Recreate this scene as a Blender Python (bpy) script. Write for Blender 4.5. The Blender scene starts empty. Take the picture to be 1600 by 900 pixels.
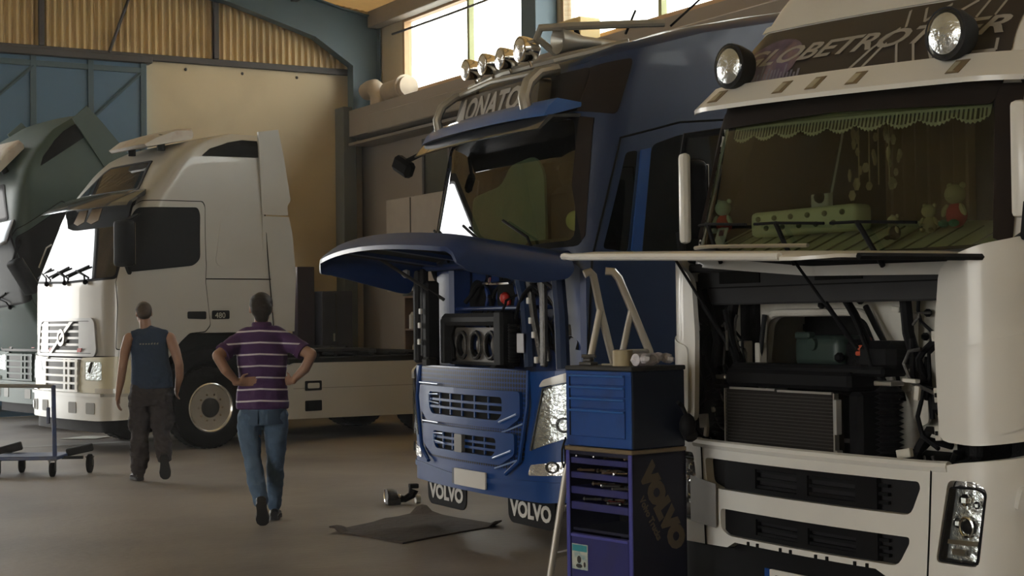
import bpy, bmesh, math, random
from mathutils import Vector, Matrix, noise, geometry
random.seed(11)
S = bpy.context.scene
COL = S.collection
PI = math.pi
# ---------------------------------------------------------------- camera
cam = bpy.data.objects.new('camera', bpy.data.cameras.new('camera')); COL.objects.link(cam)
cam.data.sensor_width = 36.0; cam.data.lens = 54.0; cam.data.clip_end = 300
cam.matrix_world = Matrix.Translation((0, 0, 1.6)) @ Matrix.Rotation(PI/2 + math.radians(1.116), 4, 'X') @ Matrix.Rotation(math.radians(-0.7), 4, 'Z')
S.camera = cam
# ---------------------------------------------------------------- exposure, world
vs = S.view_settings
vs.view_transform = 'Standard'; vs.look = 'None'; vs.gamma = 1.0; vs.use_curve_mapping = False
vs.exposure = 0.72
S.display_settings.display_device = 'sRGB'
S.cycles.use_denoising = True
S.cycles.max_bounces = 7; S.cycles.diffuse_bounces = 4; S.cycles.glossy_bounces = 4
S.cycles.transparent_max_bounces = 12; S.cycles.transmission_bounces = 4
S.cycles.caustics_reflective = False; S.cycles.caustics_refractive = False
S.cycles.sample_clamp_indirect = 4.0
W = bpy.data.worlds.new('daylight'); S.world = W; W.use_nodes = True
bg = W.node_tree.nodes['Background']
SKY = 6.0
tc = W.node_tree.nodes.new('ShaderNodeTexCoord'); sx = W.node_tree.nodes.new('ShaderNodeSeparateXYZ')
rp = W.node_tree.nodes.new('ShaderNodeValToRGB')
rp.color_ramp.elements[0].position = 0.0; rp.color_ramp.elements[0].color = (1.0, .96, .88, 1)
rp.color_ramp.elements[1].position = 0.7; rp.color_ramp.elements[1].color = (.80, .90, 1.0, 1)
W.node_tree.links.new(tc.outputs['Generated'], sx.inputs[0]); W.node_tree.links.new(sx.outputs['Z'], rp.inputs[0])
W.node_tree.links.new(rp.outputs[0], bg.inputs['Color']); bg.inputs['Strength'].default_value = SKY
# room frame: m runs along the back wall to the right, n runs away from the camera along the side wall
RA = math.radians(30.5)
RM = Matrix.Rotation(RA, 4, 'Z')
def rw(m, n, z=0): return RM @ Vector((m, n, z))
N0, M0, MO = 27.4, 13.0, 12.3
def area_light(name, m, n, z, sx_, sy_, direction, energy, color=(1, 1, 1), portal=False):
    l = bpy.data.lights.new(name, 'AREA'); l.shape = 'RECTANGLE'; l.size = sx_; l.size_y = sy_; l.energy = energy; l.color = color
    o = bpy.data.objects.new(name, l); COL.objects.link(o)
    o.location = rw(m, n, z); d = RM.to_3x3() @ Vector(direction)
    o.rotation_euler = d.to_track_quat('-Z', 'Z').to_euler()
    if portal: l.cycles.is_portal = True
    return o
# daylight enters through the doorway in the back wall, the high window band and an unseen side opening added as fill
area_light('doorway_portal', 1.3, N0 + .1, 3.1, 6.1, 6.2, (0, -1, 0), 1, portal=True)
area_light('window_portal', M0 + .1, 9.5, 6.55, 33.0, 1.7, (-1, 0, 0), 1, portal=True)
area_light('side_fill_portal', -16.1, 1.5, 2.9, 10.0, 5.6, (1, 0, 0), 1, portal=True)
# ---------------------------------------------------------------- materials
MT = {}
def mat(name, col, rough=.5, metal=0.0, var=.12, scale=6.0, bump=0.0, coat=0.0, emit=0.0, spec=.5, bscale=None, dirt=None, dirts=2.0, dirtamt=.5):
    m = bpy.data.materials.new(name); m.use_nodes = True; nt = m.node_tree; N = nt.nodes; L = nt.links
    b = N['Principled BSDF']
    t = N.new('ShaderNodeTexCoord'); nz = N.new('ShaderNodeTexNoise'); nz.inputs['Scale'].default_value = scale; nz.inputs['Detail'].default_value = 5
    L.new(t.outputs['Object'], nz.inputs['Vector'])
    mx = N.new('ShaderNodeMix'); mx.data_type = 'RGBA'
    c = list(col) + [1]
    mx.inputs['A'].default_value = [max(0, x*(1-var)) for x in c[:3]] + [1]
    mx.inputs['B'].default_value = [min(1, x*(1+var)) for x in c[:3]] + [1]
    L.new(nz.outputs['Fac'], mx.inputs['Factor']); out = mx.outputs['Result']
    if dirt:
        n2 = N.new('ShaderNodeTexNoise'); n2.inputs['Scale'].default_value = dirts; n2.inputs['Detail'].default_value = 8
        L.new(t.outputs['Object'], n2.inputs['Vector'])
        r = N.new('ShaderNodeValToRGB'); r.color_ramp.elements[0].position = .48; r.color_ramp.elements[1].position = .72
        r.color_ramp.elements[1].color = (dirtamt, dirtamt, dirtamt, 1)
        L.new(n2.outputs['Fac'], r.inputs[0])
        m2 = N.new('ShaderNodeMix'); m2.data_type = 'RGBA'; m2.inputs['B'].default_value = list(dirt) + [1]
        L.new(out, m2.inputs['A']); L.new(r.outputs[0], m2.inputs['Factor']); out = m2.outputs['Result']
    L.new(out, b.inputs['Base Color'])
    b.inputs['Roughness'].default_value = rough; b.inputs['Metallic'].default_value = metal
    b.inputs['Coat Weight'].default_value = coat; b.inputs['Specular IOR Level'].default_value = spec
    if bump:
        n3 = N.new('ShaderNodeTexNoise'); n3.inputs['Scale'].default_value = bscale or scale*4; n3.inputs['Detail'].default_value = 4
        L.new(t.outputs['Object'], n3.inputs['Vector'])
        bp = N.new('ShaderNodeBump'); bp.inputs['Strength'].default_value = bump; bp.inputs['Distance'].default_value = .02
        L.new(n3.outputs['Fac'], bp.inputs['Height']); L.new(bp.outputs[0], b.inputs['Normal'])
    if emit:
        b.inputs['Emission Color'].default_value = c; b.inputs['Emission Strength'].default_value = emit
    MT[name] = m; return m
def glassmat(name, tint, f0=1.5, rough=0.0):
    m = bpy.data.materials.new(name); m.use_nodes = True; nt = m.node_tree; N = nt.nodes; L = nt.links
    N.remove(N['Principled BSDF']); o = N['Material Output']
    tr = N.new('ShaderNodeBsdfTransparent'); tr.inputs[0].default_value = list(tint) + [1]
    gl = N.new('ShaderNodeBsdfGlossy'); gl.inputs['Roughness'].default_value = rough
    fr = N.new('ShaderNodeFresnel'); fr.inputs['IOR'].default_value = f0
    # only the outer face of the pane mirrors, a ray inside the pane passes on
    ge = N.new('ShaderNodeNewGeometry'); iv = N.new('ShaderNodeMath'); iv.operation = 'SUBTRACT'; iv.inputs[0].default_value = 1
    ml = N.new('ShaderNodeMath'); ml.operation = 'MULTIPLY'
    L.new(ge.outputs['Backfacing'], iv.inputs[1]); L.new(fr.outputs[0], ml.inputs[0]); L.new(iv.outputs[0], ml.inputs[1])
    mx = N.new('ShaderNodeMixShader'); L.new(ml.outputs[0], mx.inputs[0]); L.new(tr.outputs[0], mx.inputs[1]); L.new(gl.outputs[0], mx.inputs[2])
    L.new(mx.outputs[0], o.inputs['Surface']); MT[name] = m; return m
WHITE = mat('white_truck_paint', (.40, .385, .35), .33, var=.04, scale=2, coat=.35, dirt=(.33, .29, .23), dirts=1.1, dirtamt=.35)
CREAMP = mat('yellowed_bumper_paint', (.55, .51, .36), .4, var=.05, coat=.3)
FRONTW = mat('worn_white_truck_paint', (.55, .54, .50), .36, var=.04, scale=2, coat=.3, dirt=(.38, .36, .32), dirts=1.6, dirtamt=.3)
GREENP = mat('dark_green_truck_paint', (.026, .052, .042), .55, var=.06)
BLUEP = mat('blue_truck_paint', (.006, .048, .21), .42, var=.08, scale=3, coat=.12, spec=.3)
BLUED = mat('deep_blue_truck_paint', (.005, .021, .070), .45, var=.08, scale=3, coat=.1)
TBLUE = mat('blue_cabinet_enamel', (.008, .060, .27), .45, var=.08, coat=.1, dirt=(.02, .03, .08), dirtamt=.6, dirts=5)
TPURP = mat('violet_blue_cabinet_enamel', (.018, .020, .13), .5, var=.08, coat=.05, dirt=(.02, .02, .06), dirtamt=.5, dirts=5)
BLACKP = mat('black_plastic', (.007, .007, .008), .6, var=.3, spec=.2)
GREYP = mat('grey_plastic', (.028, .028, .03), .6, var=.2, spec=.25)
BROWNP = mat('dark_brown_trim', (.022, .016, .013), .5, var=.2)
RUBBER = mat('tyre_rubber', (.009, .008, .008), .8, var=.3, bump=.3, spec=.2)
RIMM = mat('polished_rim', (.62, .60, .55), .22, .7, var=.08)
CHROME = mat('chrome', (.75, .72, .68), .12, 1.0, var=.05)
ALU = mat('brushed_aluminium', (.52, .50, .46), .38, .9, var=.1)
DULLM = mat('greasy_metal', (.10, .095, .09), .45, .7, var=.5, scale=20, bump=.3)
ENG = mat('engine_black', (.008, .008, .009), .5, .1, spec=.25, var=.6, scale=25, bump=.4)
RADI = mat('radiator_fins', (.020, .017, .015), .6, .2, var=.3, scale=40)
GLASS = glassmat('windscreen_glass', (.66, .70, .64), 1.6)
GLASSB = glassmat('coated_windscreen_glass', (.55, .60, .52), 2.1)
DGLASS = glassmat('dark_tinted_glass', (.10, .11, .11))
CLEARG = glassmat('clear_pane', (.95, .96, .94), 1.25)
LENSG = glassmat('lamp_lens_glass', (.9, .92, .92), 1.5)
LAMPR = mat('lamp_reflector', (.85, .85, .83), .16, .75, var=.25, scale=30, bump=.5, bscale=30)
AMBER = mat('amber_lens', (.75, .30, .03), .3, var=.2)
ORANGE = mat('orange_marker', (.55, .09, .02), .35, var=.1)
RED = mat('red_plastic', (.5, .03, .02), .45)
SIGNT = mat('pale_grey_lettering', (.32, .30, .27), .5, var=.08)
SIGND = mat('dark_sign_panel', (.030, .024, .022), .35, var=.2, coat=.3)
WHITEL = mat('white_lettering', (.62, .60, .56), .5, var=.05)
def smooth(me, ang=35):
    if len(me.polygons):
        me.polygons.foreach_set('use_smooth', [True]*len(me.polygons))
        me.set_sharp_from_angle(angle=math.radians(ang))
class MB:
    def __init__(s): s.bm = bmesh.new(); s.T = None
    def face(s, vs_):
        try: return s.bm.faces.new(vs_)
        except ValueError: return None
    def verts(s, pts): return [s.bm.verts.new(p) for p in pts]
    def box(s, x0, x1, y0, y1, z0, z1, bev=0, M=None, seg=1):
        P = [(x, y, z) for x in (x0, x1) for y in (y0, y1) for z in (z0, z1)]
        v = s.verts(P)
        F = [s.face([v[i] for i in q]) for q in ((0,1,3,2),(4,6,7,5),(0,4,5,1),(2,3,7,6),(0,2,6,4),(1,5,7,3))]
        vv = v
        if bev:
            es = list({e for f in F for e in f.edges})
            r = bmesh.ops.bevel(s.bm, geom=es, offset=bev, segments=seg, affect='EDGES', profile=.5)
            vv = list({x for f in r['faces'] for x in f.verts} | {x for x in v if x.is_valid})
        if M is not None: bmesh.ops.transform(s.bm, matrix=M, verts=vv)
        return s
    def obox(s, c, d, rz=0, bev=0, rx=0, ry=0):
        M = Matrix.Translation(c) @ Matrix.Rotation(rz, 4, 'Z') @ Matrix.Rotation(ry, 4, 'Y') @ Matrix.Rotation(rx, 4, 'X')
        return s.box(-d[0]/2, d[0]/2, -d[1]/2, d[1]/2, -d[2]/2, d[2]/2, bev, M)
    def rings(s, R, cap=True, close=True):
        vr = [s.verts(r) for r in R]; n = len(R[0])
        for a, b in zip(vr, vr[1:]):
            for i in range(n if close else n-1):
                s.face([a[i], a[(i+1) % n], b[(i+1) % n], b[i]])
        if cap:
            s.face(list(reversed(vr[0]))); s.face(vr[-1])
        return s
    def tube(s, pts, r, seg=8, cap=True, flat=1.0):
        P = [Vector(p) for p in pts]; R = []
        rr = r if isinstance(r, (list, tuple)) else [r]*len(P)
        t = (P[1]-P[0]).normalized(); up = Vector((0, 0, 1)) if abs(t.z) < .9 else Vector((1, 0, 0))
        a = t.cross(up).normalized()
        for i, p in enumerate(P):
            if i == 0: t = (P[1]-P[0])
            elif i == len(P)-1: t = (P[-1]-P[-2])
            else: t = (P[i+1]-P[i]).normalized() + (P[i]-P[i-1]).normalized()
            t = t.normalized() if t.length > 1e-9 else Vector((0, 0, 1))
            a = (a - t*a.dot(t))
            a = a.normalized() if a.length > 1e-6 else t.orthogonal().normalized()
            b = t.cross(a)
            R.append([p + (a*math.cos(2*PI*k/seg) + b*math.sin(2*PI*k/seg)*flat)*rr[i] for k in range(seg)])
        return s.rings(R, cap)
    def cyl(s, p0, p1, r, r2=None, seg=16): return s.tube([p0, p1], [r, r if r2 is None else r2], seg)
    def lathe(s, prof, c=(0,0,0), axis='Z', seg=24, cap=True, M=None):
        R = []
        for r, h in prof:
            ring = []
            for k in range(seg):
                q = 2*PI*k/seg; x, y = r*math.cos(q), r*math.sin(q)
                p = {'Z': (x, y, h), 'Y': (x, h, -y), 'X': (h, x, y)}[axis]
                p = Vector(p)
                if M is not None: p = M @ p
                ring.append(Vector(c) + p)
            R.append(ring)
        return s.rings(R, cap)
    def ball(s, c, r, seg=12, M=None):
        r = (r, r, r) if not isinstance(r, (tuple, list)) else r
        R = []
        for i in range(1, seg//2 + 1):
            f = PI*(i-.5)/(seg//2)
            ring = [Vector((r[0]*math.sin(f)*math.cos(2*PI*k/seg), r[1]*math.sin(f)*math.sin(2*PI*k/seg), -r[2]*math.cos(f))) for k in range(seg)]
            if M is not None: ring = [M @ p for p in ring]
            R.append([Vector(c)+p for p in ring])
        return s.rings(R, True)
    def sheet(s, out, mp, holes=(), thick=.01, d=0.0, step=.08, stepv=None):
        """a panel: outline (u,v) with holes, cut fine, laid on the surface mp(u,v,d), thickened inwards"""
        vl = []; ed = []
        for lp in [out] + list(holes):
            b = len(vl); n = len(lp)
            vl += [Vector((float(p[0]), float(p[1]))) for p in lp]
            ed += [(b+i, b+(i+1) % n) for i in range(n)]
        if holes:
            r = geometry.delaunay_2d_cdt(vl, ed, [], 1, 1e-6)
            V2, F2 = r[0], []
            def inside(p, P):
                c = False
                for i in range(len(P)):
                    (x1, y1), (x2, y2) = P[i-1][:2], P[i][:2]
                    if (y1 > p[1]) != (y2 > p[1]) and p[0] < (x2-x1)*(p[1]-y1)/(y2-y1) + x1: c = not c
                return c
            for f in r[2]:
                g = sum((V2[i] for i in f), Vector((0, 0)))/len(f)
                if inside(g, out) and not any(inside(g, h) for h in holes): F2.append(f)
        else: V2, F2 = vl, [list(range(len(out)))]
        t = bmesh.new(); tv = [t.verts.new((p[0], p[1], 0)) for p in V2]
        for f in F2:
            try: t.faces.new([tv[i] for i in f])
            except ValueError: pass
        us = [p[0] for p in V2]; vv = [p[1] for p in V2]
        def cut(lo, hi, st, no):
            if not st: return
            k = math.ceil(lo/st + 1e-6)
            while k*st < hi - 1e-6:
                bmesh.ops.bisect_plane(t, geom=t.verts[:] + t.edges[:] + t.faces[:], plane_co=(k*st*no[0], k*st*no[1], 0), plane_no=no, dist=1e-6); k += 1
        cut(min(us), max(us), step, (1, 0, 0)); cut(min(vv), max(vv), stepv if stepv is not None else step*2, (0, 1, 0))
        bmesh.ops.dissolve_degenerate(t, edges=t.edges[:], dist=1e-5)
        t.normal_update()
        fr, bk = {}, {}
        for v in t.verts:
            fr[v.index if False else v] = s.bm.verts.new(mp(v.co.x, v.co.y, d)); bk[v] = s.bm.verts.new(mp(v.co.x, v.co.y, d - thick))
        p0 = mp(0, 0, 0)
        for f in t.faces:
            L = list(f.verts)
            s.face([fr[v] for v in L]); s.face([bk[v] for v in reversed(L)])
        for e in t.edges:
            if len(e.link_faces) == 1:
                l = e.link_faces[0].loops
                for lo in e.link_loops:
                    a, b = lo.vert, lo.link_loop_next.vert
                    s.face([fr[b], fr[a], bk[a], bk[b]])
        t.free(); return s
    def text(s, body, mp, u, v, size, d=.004, thick=.004, shear=0, align='LEFT', sx=1.0, rot=0, bold=0):
        c = bpy.data.curves.new('t', 'FONT'); c.body = body; c.size = size; c.shear = shear; c.align_x = align; c.resolution_u = 3; c.offset = bold
        o = bpy.data.objects.new('t', c); me = o.to_mesh()
        cr, sr = math.cos(rot), math.sin(rot)
        def q(co):
            x, y = co.x*sx, co.y
            return u + x*cr - y*sr, v + x*sr + y*cr
        fr = [s.bm.verts.new(mp(*q(w.co), d)) for w in me.vertices]; bk = [s.bm.verts.new(mp(*q(w.co), d-thick)) for w in me.vertices]
        cnt = {}
        for p in me.polygons:
            L = list(p.vertices); s.face([fr[i] for i in L]); s.face([bk[i] for i in reversed(L)])
            for i in range(len(L)):
                e = (L[i], L[(i+1) % len(L)]); cnt[e] = 1
        for (a, b) in cnt:
            if (b, a) not in cnt: s.face([fr[b], fr[a], bk[a], bk[b]])
        o.to_mesh_clear(); bpy.data.objects.remove(o); bpy.data.curves.remove(c); return s
    def build(s, name, m, parent=None, ang=35, flip=False, M=None, recalc=True):
        bmesh.ops.remove_doubles(s.bm, verts=s.bm.verts[:], dist=1e-6)
        if recalc: bmesh.ops.recalc_face_normals(s.bm, faces=s.bm.faces[:])
        if M is not None: bmesh.ops.transform(s.bm, matrix=M, verts=s.bm.verts[:])
        me = bpy.data.meshes.new(name); s.bm.to_mesh(me); s.bm.free()
        if m is not None: me.materials.append(m)
        smooth(me, ang)
        o = bpy.data.objects.new(name, me); COL.objects.link(o)
        if parent is not None: o.parent = parent
        return o
def split_loose(o):
    bm = bmesh.new(); bm.from_mesh(o.data); seen = set(); isl = []
    for v in bm.verts:
        if v in seen: continue
        st = [v]; seen.add(v); cur = [v]
        while st:
            x = st.pop()
            for e in x.link_edges:
                y = e.other_vert(x)
                if y not in seen: seen.add(y); st.append(y); cur.append(y)
        isl.append({q.index for q in cur})
    if len(isl) < 2 or len(isl) > 100: bm.free(); return
    bm.free(); src = o.data
    for k, I in enumerate(isl):
        b2 = bmesh.new(); b2.from_mesh(src)
        bmesh.ops.delete(b2, geom=[v for v in b2.verts if v.index not in I], context='VERTS')
        me = bpy.data.meshes.new(src.name); b2.to_mesh(me); b2.free()
        for m in src.materials:
            if not me.materials: me.materials.append(m)
        if k == 0: o.data = me
        else:
            c = bpy.data.objects.new(o.name.split('.')[0], me); COL.objects.link(c); c.parent = o.parent; c.matrix_basis = o.matrix_basis.copy()
def thing(name, label, cat, loc=(0, 0, 0), rz=0, group=None):
    o = bpy.data.objects.new(name, None); COL.objects.link(o); o.location = loc; o.rotation_euler = (0, 0, rz)
    o.empty_display_size = .2; o['label'] = label; o['category'] = cat
    if group: o['group'] = group
    return o
def tag(o, label, cat, group=None):
    o['label'] = label; o['category'] = cat
    if group: o['group'] = group
    return o
def struct(o): o['kind'] = 'structure'; return o
def place(o, loc, rz=0): o.location = loc; o.rotation_euler = (0, 0, rz); return o
def copy_tree(o, parent=None):
    c = o.copy(); COL.objects.link(c); c.parent = parent
    for ch in [x for x in bpy.data.objects if x.parent == o]: copy_tree(ch, c)
    return c
def interp(P, v):
    if v <= P[0][0]: return P[0][1]
    for (a, b), (c, d) in zip(P, P[1:]):
        if v <= c: return b + (d-b)*(v-a)/(c-a)
    return P[-1][1]
def tmap(hw, r, bow, prof, wid, yb=2.2, roll=0):
    """skin of a truck front: u runs around the front from the centre line, v is the height"""
    a1 = hw - r; y1 = bow*(a1/hw)**2
    def m(u, v, d=0):
        s = 1 if u >= 0 else -1; a = abs(u)
        if a <= a1: x = a; y = bow*(a/hw)**2; n = (2*bow*a/hw**2, -1)
        else:
            t = (a-a1)/r
            if t <= PI/2: x = a1 + r*math.sin(t); y = y1 + r*(1-math.cos(t)); n = (math.sin(t), -math.cos(t))
            else: x = hw; y = y1 + r + (a-a1-r*PI/2); n = (1, 0)
        l = math.hypot(*n); y += interp(prof, v)*max(0, 1-y/yb); x *= interp(wid, v)
        x += d*n[0]/l; y += d*n[1]/l
        return Vector((s*x, y, v - roll*s*x))
    m.uy = lambda y: a1 + r*PI/2 + (y - y1 - r)
    return m
def sidemap(x0, sgn=1): return lambda u, v, d=0: Vector((sgn*(x0+d), u, v))
def flatmap(o, ax, ay, an):
    o, ax, ay, an = map(Vector, (o, ax, ay, an))
    return lambda u, v, d=0: o + ax*u + ay*v + an*d
def rr(x0, x1, z0, z1, r, n=4):
    P = []
    for cx, cz, a0 in ((x1-r, z0+r, -PI/2), (x1-r, z1-r, 0), (x0+r, z1-r, PI/2), (x0+r, z0+r, PI)):
        for k in range(n+1):
            a = a0 + PI/2*k/n; P.append((cx + r*math.cos(a), cz + r*math.sin(a)))
    return P
def rnd(P, r, n=3):
    """round the corners of a polygon"""
    out = []; L = len(P)
    for i in range(L):
        p = Vector(P[i]); a = (Vector(P[i-1])-p); b = (Vector(P[(i+1) % L])-p)
        ri = r[i] if isinstance(r, (list, tuple)) else r
        q = min(ri, a.length*.45, b.length*.45)
        if q < 1e-4: out.append(tuple(p)); continue
        A = p + a.normalized()*q; Bp = p + b.normalized()*q
        for k in range(n+1):
            t = k/n; out.append(tuple(A*(1-t)**2 + p*2*t*(1-t) + Bp*t*t))
    return out
# ================================================================ the hall
CONC = mat('concrete_floor', (.23, .20, .17), .48, var=.4, scale=.55, bump=.2, bscale=12, dirt=(.085, .07, .06), dirts=.38, dirtamt=.9, spec=.5)
CREAMW = mat('cream_wall_sheet', (.56, .46, .30), .65, var=.06, scale=1.5, dirt=(.33, .26, .17), dirts=.8, dirtamt=.4)
CORR = mat('ochre_corrugated_sheet', (.58, .43, .22), .55, var=.1, scale=1.2, dirt=(.28, .2, .1), dirts=1.3, dirtamt=.5)
ROOFM = mat('yellow_roof_sheet', (.80, .60, .27), .6, var=.1)
BLUES = mat('blue_painted_steel', (.045, .085, .11), .5, var=.12, scale=2)
DOORB = mat('blue_door_steel', (.055, .125, .21), .45, var=.08, scale=1)
GREYS = mat('grey_green_steel', (.11, .115, .105), .55, var=.1)
DARKS = mat('dark_steel_rail', (.05, .045, .045), .6, var=.15)
OFFW = mat('office_wall_paint', (.24, .195, .155), .7, var=.06, scale=1)
BEAMM = mat('brown_beam_paint', (.22, .18, .14), .6, var=.1)
GROUND = mat('pale_yard', (.6, .56, .5), .9, var=.1, scale=.3)  # even pale ground outside the hall
WOODF = mat('orange_brown_frame', (.42, .26, .13), .6, var=.1)
MULL = mat('olive_mullion', (.26, .27, .12), .6)
def rb(m0, m1, n0, n1, z0, z1, mb=None, bev=0):
    mb = mb or MB(); mb.box(m0, m1, n0, n1, z0, z1, bev); return mb
def rbuild(mb, name, mt, parent=None, **k):
    o = mb.build(name, mt, parent, **k)
    if parent is None: o.rotation_euler = (0, 0, RA)
    return o
def rthing(name, label, cat, m, n, z=0, group=None, rz=0):
    return thing(name, label, cat, rw(m, n, z), RA + rz, group)
struct(rbuild(rb(-16.2, M0+.2, -7.2, N0+.2, -.1, 0), 'floor', CONC))
g = MB(); g.box(-90, 90, -90, 90, -.16, -.12); struct(rbuild(g, 'yard_ground', GROUND))
EAVE = 7.6
# roof: gently pitched sheet with ribs, highest over the middle of the hall
mb = MB(); rid = -1.6; hr = 9.4
zz_ = EAVE + (hr-EAVE)*(M0+.3-8.0)/(M0+.3-rid)
for ri, (m0, m1, z0, z1) in enumerate(((8.0, M0+.3, zz_, EAVE), (rid, 8.0, hr, zz_), (-16.3, rid, EAVE, hr))):
    nseg = 70; R = []
    a = []; 
    for k in range(0, 2*nseg+1):
        n = -7.2 + (N0+7.6)*k/(2*nseg); dz = .035 if k % 2 else 0
        a.append(((m0, n, z0+dz), (m1, n, z1+dz)))
    for (p, q), (r_, t_) in zip(a, a[1:]):
        v = mb.verts([p, q, t_, r_, (p[0], p[1], p[2]+.08), (q[0], q[1], q[2]+.08), (t_[0], t_[1], t_[2]+.08), (r_[0], r_[1], r_[2]+.08)])
        mb.face([v[0], v[1], v[2], v[3]]); mb.face([v[7], v[6], v[5], v[4]])
    if ri == 0:
        # translucency added to the sheets along the eave so the ceiling reads brighter
        tm_ = mat('translucent_fill_sheet', (.80, .58, .24), .6); tn = tm_.node_tree
        tl = tn.nodes.new('ShaderNodeBsdfTranslucent'); tl.inputs[0].default_value = (.92, .76, .46, 1); ms = tn.nodes.new('ShaderNodeMixShader'); ms.inputs[0].default_value = .15
        tn.links.new(tn.nodes['Principled BSDF'].outputs[0], ms.inputs[1]); tn.links.new(tl.outputs[0], ms.inputs[2]); tn.links.new(ms.outputs[0], tn.nodes['Material Output'].inputs['Surface'])
        struct(rbuild(mb, 'ceiling', tm_, recalc=False)); mb = MB()
struct(rbuild(mb, 'ceiling', ROOFM, recalc=False))
# purlins under the roof
for i, m in enumerate((11.2, 8.6, 6.0, 3.4)):
    z = EAVE + (hr-EAVE)*(M0+.3-m)/(M0+.3-rid) - .1
    struct(rbuild(rb(m-.06, m+.06, -7, N0-.1, z-.12, z), 'trim_%d' % (i+1), DARKS))
# walls -----------------------------------------------------------
# back wall: cream sheet panel to the right of the big blue sliding door, corrugated sheet above
def corrug(mb, m0, m1, z0, z1, n, pitch=.13, dep=.065, topf=None):
    k = int((m1-m0)/(pitch/4)); row = []
    prof = (0, 1, 1, 0)
    for i in range(k+1):
        m = m0 + (m1-m0)*i/k; row.append((m, n - dep*prof[i % 4]))
    for (a, na), (b, nb) in zip(row, row[1:]):
        ta = topf(a) if topf else z1; tb = topf(b) if topf else z1
        v = mb.verts([(a, na, z0), (b, nb, z0), (b, nb, tb), (a, na, ta), (a, n+.05, z0), (b, n+.05, z0), (b, n+.05, tb), (a, n+.05, ta)])
        mb.face([v[0], v[1], v[2], v[3]]); mb.face([v[7], v[6], v[5], v[4]]); mb.face([v[0], v[4], v[5], v[1]])
roofz = lambda m: EAVE + (hr-EAVE)*(M0+.3-m)/(M0+.3-rid) if m > rid else EAVE + (hr-EAVE)*(m+16.3)/(rid+16.3)
mb = MB(); corrug(mb, -16, M0, 6.42, 0, N0, topf=lambda m: roofz(m)+.02)
struct(rbuild(mb, 'wall_back_upper', CORR, recalc=False))
mb = MB(); mb.box(8.42, M0+.1, N0, N0+.15, 0, 6.42)
o = struct(rbuild(mb, 'wall_back', CREAMW))
mb = MB(); mb.box(-16, -1.8, N0, N0+.15, 0, 6.42); struct(rbuild(mb, 'wall_back_left', CREAMW))
# screws under the rail
mb = MB()
for m in (9.2, 10.3, 11.4): mb.ball((m, N0-.01, 6.26), .03, 8)
o = rbuild(mb, 'trim_5', DARKS); struct(o)
mb = MB(); mb.box(-16, M0, N0-.10, N0-.02, 6.36, 6.48, .01); mb.box(-16, 8.5, N0-.28, N0-.02, 6.28, 6.40, .01)
struct(rbuild(mb, 'trim_6', DARKS))
# posts and a brace on the corrugated wall
for i, m in enumerate((6.56, 9.75)):
    struct(rbuild(rb(m-.045, m+.045, N0-.16, N0-.06, 6.48, roofz(m)-.02), 'trim_%d' % (7+i), DARKS))
mb = MB(); mb.tube([(7.75, N0-.12, 6.45), (8.35, N0-.12, roofz(8.35)-.1)], .03, 6); struct(rbuild(mb, 'trim_9', DARKS))
# blue sliding doors: the right leaf is closed in front of the wall opening, the left part is open to the yard
d1 = rthing('door_1', 'tall blue steel sliding door leaf beside the cream wall', 'door', 6.3, N0-.12)
del d1['category']; del d1['label']; d1['kind'] = 'structure'
mb = MB(); mb.box(-1.95, 2.12, -.03, .03, .003, 6.3)
mb.build('door_leaf', DOORB, d1)
mb = MB()
for x in (-1.9, -.95, .1, 1.1, 2.05): mb.box(x-.05, x+.05, -.075, -.025, .05, 6.28, .005)
for z in (.15, 2.1, 4.2, 6.15): mb.box(-1.95, 2.1, -.07, -.025, z-.05, z+.05, .005)
mb.tube([(-1.9, -.05, 4.25), (.1, -.05, 6.1)], .035, 6); mb.tube([(.1, -.05, 4.25), (2.0, -.05, 6.1)], .035, 6)
mb.build('door_frame', BLUES, d1)
# side wall with the high window band
wf = MB()
wf.box(M0, M0+.2, -7, N0+.2, 0, 5.86)
wf.box(M0, M0+.2, -7, N0+.2, 7.28, EAVE+.1)
wf.box(M0, M0+.2, 26.05, N0+.2, 5.86, 7.28)
struct(rbuild(wf, 'wall_right', CREAMW))
bnd = [(-6.5, -1.0), (-.6, 5.9), (6.3, 12.3), (12.7, 20.35), (21.0, 25.95)]
for i, (a, b) in enumerate(bnd):
    w = rthing('window_%d' % (i+1), '', '', M0+.05, (a+b)/2, 6.57); del w['label']; del w['category']; w['kind'] = 'structure'
    h = (b-a)/2
    fr = MB(); fr.box(-.06, .08, -h-.08, -h, -.72, .72); fr.box(-.06, .08, h, h+.08, -.72, .72); fr.box(-.06, .08, -h, h, .65, .72); fr.box(-.10, .08, -h, h, -.74, -.68)
    fr.build('window_frame', WOODF, w)
    mu = MB(); k = max(2, round((b-a)/2.45))
    for j in range(1, k): mu.box(-.05, .05, -h+(b-a)*j/k-.04, -h+(b-a)*j/k+.04, -.68, .65)
    mu.build('mullion', MULL, w)
    gp = MB(); gp.box(.02, .026, -h, h, -.68, .65); gp.build('pane', CLEARG, w)
for a, b in ((25.95+.1, 26.05), (20.35, 21.0), (12.3, 12.7), (5.9, 6.3), (-1.0, -.6), (-7, -6.5)):
    struct(rbuild(rb(M0, M0+.2, a, b, 5.86, 7.28), 'wall_right', CREAMW))
# steel beam above the windows, sagging cable in front of them
struct(rbuild(rb(M0-.28, M0-.02, -7, 27.0, 7.26, EAVE-.02, bev=.01), 'trim_10', BEAMM))
mb = MB(); pts = [(M0-.14, 26.2 - 9.2*t, 7.02 + .10*t - .5*t*(1-t)*.5) for t in [k/16 for k in range(17)]]
mb.tube(pts, .022, 6); o = rbuild(mb, 'overhead_cable', DARKS); tag(o, 'thin dark cable sagging across the first bright windows', 'cable')
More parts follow.
